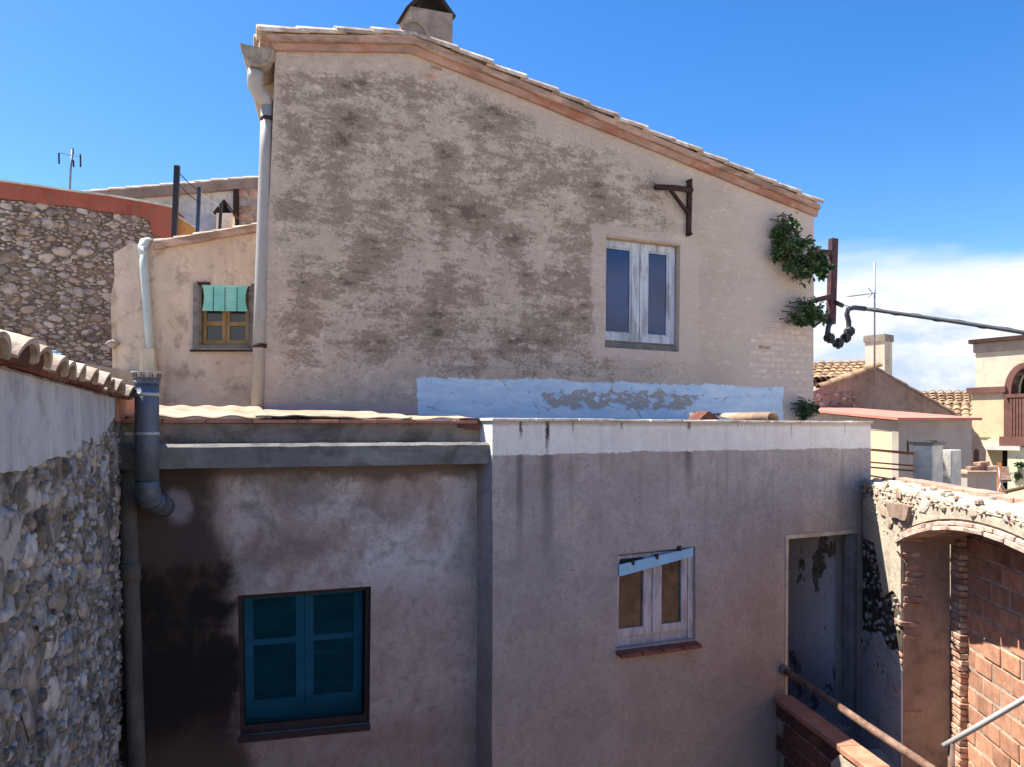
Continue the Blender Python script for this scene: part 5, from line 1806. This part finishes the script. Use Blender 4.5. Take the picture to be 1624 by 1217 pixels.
def tile_roof(parent, a, b, c, d, n, m, mesh):
    """a-b is the low eave, d-c the ridge; n files of m lapped tiles, on a deck"""
    a, b, c, d = [Vector(q) for q in (a, b, c, d)]
    dn = (b - a).cross(d - a).normalized()
    mb = MB(); mb.quad_box([a - dn * .12, b - dn * .12, c - dn * .12, d - dn * .12, a - dn * .02, b - dn * .02, c - dn * .02, d - dn * .02])
    rf_ = mb.build('roof', M['tile_ochre'], parent)
    r = random.Random(n * 31 + m)
    for i in range(n):
        lo_, hi_ = a.lerp(b, (i + .5) / n), d.lerp(c, (i + .5) / n)
        for j in range(m):
            o = lo_.lerp(hi_, j / m) + dn * (.02 + r.uniform(-.01, .015))
            inst('roof_tile', mesh, rf_, basis(o, (hi_ - lo_).normalized() - dn * .03, dn))
    return rf_


def to_plane(pl, v):
    q = Vector((v.x - pl.ox, v.y - pl.oy))
    return (q.dot(pl.ex), q.dot(pl.ey), v.z)


TT = tile_mesh('roof_tile', M['tile_ochre'], .62, .14, .115, .02, 6)
tile_roof(th, to_plane(TH, far(1272, 607, 19.6)), to_plane(TH, far(1352, 603, 19.9)), to_plane(TH, far(1392, 575, 22.6)), to_plane(TH, far(1268, 579, 22.2)), 9, 6, TT)
cc = TH.poly([(1385, 610), (1403, 610), (1403, 531), (1385, 531)], .5)
c_ = Plane.at(1403, 19.6, 40)
cv_ = Vector((c_.ox, c_.oy))
ck = MB().box(0, .42, 0, .5, EYE + .8, EYE + (HY - 535) / FPX * 19.6)
ck.v = [tuple(to_plane(TH, Vector((c_.world(x, y).x, c_.world(x, y).y, z)))) for x, y, z in ck.v]
chm2 = ck.build('chimney', M['cream_wall'], th)
ck = MB().box(-.03, .45, -.03, .53, EYE + (HY - 541) / FPX * 19.6, EYE + (HY - 530) / FPX * 19.6)
ck.v = [tuple(to_plane(TH, Vector((c_.world(x, y).x, c_.world(x, y).y, z)))) for x, y, z in ck.v]
ck.build('chimney_top', M['chimney'], chm2)
# aerial mast in front of that chimney
am = thing('tv_aerial', 'tall thin aerial mast with slanting boom before the square chimney', 'aerial', tuple(Plane.at(1387, 18.6, 0).world(0)) + (0,))
zz = lambda py: EYE + (HY - py) / FPX * 18.6
kk = 18.6 / FPX
MB().tube([(0, 0, zz(612)), (0, 0, zz(500)), (0, 0, zz(416))], .022, 8).build('mast', M['alu'], am, True)
MB().bar((-49 * kk, -.3, zz(474)), (3 * kk, 0, zz(465)), .018).build('boom', M['alu'], am)
for k in range(9):
    t_ = k / 9
    MB().bar((-49 * kk + 36 * kk * t_, -.42 + .2 * t_, zz(474 - 6 * t_)), (-49 * kk + 36 * kk * t_, -.12 + .2 * t_, zz(473 - 6 * t_)), .012).build('director', M['alu'], am)
for dy in (-8, 8): MB().bar((-3 * kk, 0, zz(465)), (-10 * kk, 0, zz(465 + dy)), .015).build('reflector', M['alu'], am)

# second tiled roof between the shed and the cream house
fr2 = thing('far_tiled_roof_house', 'far house with ochre tiled roof between the red shed and the cream house', 'house', (0, 0, 0))
tile_roof(fr2, far(1462, 668, 23.5), far(1566, 668, 22.5), far(1566, 641, 24.3), far(1455, 641, 25.3), 8, 4, TT)
rf2 = tile_roof(fr2, far(1452, 645, 25.0), far(1566, 645, 24.0), far(1566, 620, 28.0), far(1445, 622, 29.0), 9, 6, TT)
MB().box(12.6, 17.2, 23.4, 27.5, TZ, EYE + .15).build('wall', M['mud_wall'], fr2)

# cream house with loggia
ch_ = CH.thing('cream_house', 'cream rendered house with arched loggia and dark lower archway at the right edge', 'house')
cx1 = CH.uv(1760, 650)[0]
cz = CH.uv(1547, 560)[1]
zl = CH.uv(1560, 708)[1]


def arch_poly(pl, x0, x1, zb, zs, rise, n=12, off=0):
    p = [(x0, zb)]
    m0 = (x0 + x1) / 2; h = (x1 - x0) / 2
    for k in range(n + 1):
        a = math.pi * (1 - k / n)
        p.append((m0 + h * math.cos(a), zs + rise * math.sin(a)))
    return p + [(x1, zb)]


lx0, lx1 = CH.uv(1605, 640)[0], CH.uv(1650, 640)[0]
lz0, lz1 = CH.uv(1607, 694)[1], CH.uv(1607, 622)[1]
MB().slab([(0, zl), (cx1, zl), (cx1, cz), (0, cz)], [arch_poly(CH, lx0, lx1, lz0, lz1, .55)], 0, .4).build('upper_wall', M['cream_wall'], ch_)
outl = arch_poly(CH, lx0 - .16, lx1 + .16, lz0, lz1, .68)
MB().slab(outl, [arch_poly(CH, lx0, lx1, lz0 + .01, lz1, .55)], -.05, .3).build('loggia_surround', M['loggia_red'], ch_)
MB().slab([(lx0 - .9, lz0), (lx0 - .17, lz0), (lx0 - .17, lz1), (lx0 - .9, lz1)], [], -.03, -.001).build('loggia_panel', M['shed_cream'], ch_)
MB().box(lx0 - 1.0, lx0 - .1, -.1, -.002, lz1 + .002, lz1 + .14).build('impost', M['loggia_red'], ch_)
MB().box(lx0 - .2, lx1 + .2, -.18, -.06, lz0 - .2, lz0 + .02).build('loggia_ledge', M['loggia_red'], ch_)
br_ = MB()
for k in range(9):
    x = lx0 + (lx1 - lx0) * (k + .5) / 9
    br_.bar((x, -.1, lz0 + .02), (x, -.1, lz0 + .95), .05)
br_.bar((lx0 - .1, -.1, lz0 + .98), (lx1 + .1, -.1, lz0 + .98), .08)
br_.build('loggia_balusters', M['loggia_red'], ch_)
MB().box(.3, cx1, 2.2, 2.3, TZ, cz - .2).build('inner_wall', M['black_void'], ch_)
MB().box(-.03, cx1, -.05, .5, cz + .002, cz + .22).build('cornice', M['cornice_grey'], ch_)
MB().box(-.1, cx1, -.14, 4, cz + .222, cz + .32).build('roof_edge', M['rust'], ch_)
ax0, ax1 = CH.uv(1563, 740)[0], CH.uv(1602, 740)[0]
azb, azs = TZ + .0, CH.uv(1580, 712)[1]
MB().slab([(-.2, TZ), (cx1, TZ), (cx1, zl - .002), (-.2, zl - .002)], [arch_poly(CH, ax0, ax1, TZ + .01, azs, .28)], -.12, -.03).build('lower_wall', M['cream_low'], ch_)
MB().box(-.25, ax1 + .3, -.2, -.121, zl - .08, zl + .02).build('string_course', M['white_wall'], ch_)
MB().box(.02, .4, .45, 5, TZ, cz).build('side_wall', M['cream_wall'], ch_)

MB().box(.401, .43, .46, 2.19, TZ + .01, cz - .01).build('shade_lining', M['black_void'], ch_)  # black sheet added so the archway looks shaded inside
# low block with slab and bricks, small doorway stub before the archway
LB = Plane.at(1534, 13.2, 5)
lb = LB.thing('low_block_wall', 'low grey block with terracotta slab before the dark archway', 'low wall')
lx = LB.uv(1581, 760)[0]
lz = LB.uv(1540, 752)[1]
MB().box(0, lx, 0, .5, TZ, lz).build('base', M['shed_wall'], lb)
MB().box(-.04, lx + .05, -.06, .52, lz + .001, lz + .05).build('slab', M['slab_pink'], lb, bevel=.006)
PB2 = brick_mesh('brick', M['brick_rough'], .26, .14, .07, .008, 501)
for k, (dx, dz) in enumerate(((.28, .09), (.56, .09), (.4, .165))):
    b0 = tag(inst('loose_brick', PB2, None, Matrix.Translation((LB.world(dx, .2).x, LB.world(dx, .2).y, lz + dz)) @ Matrix.Rotation(.1 + .2 * k, 4, 'Z')),
             ('left loose brick on the low grey block slab', 'right loose brick on the low grey block slab', 'uppermost loose brick of the three on the low grey block')[k], 'brick', 'loose bricks on the low block')
RU = Plane.at(1536, 16.0, 15)
ru = RU.thing('ruined_stub_wall', 'crumbling dark stained wall stub with a narrow slit between shed and cream house', 'wall')
o_ = RU.poly([(1537, 800), (1566, 800), (1564, 715), (1552, 690), (1541, 676), (1536, 684)])
MB().slab(rough_poly(o_, .12, .06, 4), [arch_poly(RU, RU.uv(1544, 740)[0], RU.uv(1553, 740)[0], RU.uv(1544, 758)[1], RU.uv(1544, 718)[1], .08)], 0, .35).build('masonry', M['mud_wall'], ru)
q_ = RU.poly([(1540, 760), (1556, 760), (1556, 700), (1540, 700)], .3)
MB().slab(q_, [], .36, .4).build('slit_board', M['black_void'], ru)

# leaning plank and folding chair
pk = MB().quad_box([far(1582, 790, 12.6), far(1589, 790, 12.6), far(1589, 790, 12.7), far(1582, 790, 12.7), far(1581, 733, 12.9), far(1588, 734, 12.9), far(1588, 734, 13.0), far(1581, 733, 13.0)])
tag(pk.build('leaning_plank', M['plank']), 'orange wooden plank standing upright before the dark archway', 'plank')
fc = thing('folding_chair', 'folding garden chair with thin pale legs beside the orange plank', 'chair', (0, 0, 0))
MB().tube([far(1578, 795, 12.2), far(1588, 765, 12.3), far(1604, 762, 12.3)], .014, 6).build('leg', M['alu'], fc, True)
MB().tube([far(1604, 795, 12.2), far(1586, 764, 12.3), far(1584, 740, 12.4)], .014, 6).build('leg', M['alu'], fc, True)
MB().quad_box([far(1587, 764, 12.1), far(1604, 764, 12.1), far(1602, 757, 12.6), far(1588, 757, 12.6), far(1587, 761, 12.1), far(1604, 761, 12.1), far(1602, 754, 12.6), far(1588, 754, 12.6)]).build('seat', M['rail_rust'], fc)
MB().quad_box([far(1588, 756, 12.6), far(1601, 756, 12.6), far(1601, 756, 12.66), far(1588, 756, 12.66), far(1589, 740, 12.8), far(1600, 740, 12.8), far(1600, 740, 12.86), far(1589, 740, 12.86)]).build('backrest', M['rail_rust'], fc)
lg = thing('fallen_branch', 'dry brown branch lying across the terrace behind the kerb', 'branch', (0, 0, 0))
MB().tube([far(1560, 786, 8.7), far(1590, 781, 8.6), far(1640, 770, 8.4)], [.02, .025, .02], 6).build('stem', M['twig'], lg, True)
MB().tube([far(1598, 790, 8.6), far(1592, 780, 8.6), far(1587, 768, 8.6)], [.012, .01, .005], 5).build('side_twig', M['twig'], lg, True)
wall_plant('climbing_plant', 'sparse pale green climbing plant on the cream house lower wall', CH, [(1604, 740), (1640, 735), (1640, 775), (1606, 775)], 160, 9, .12, .1)
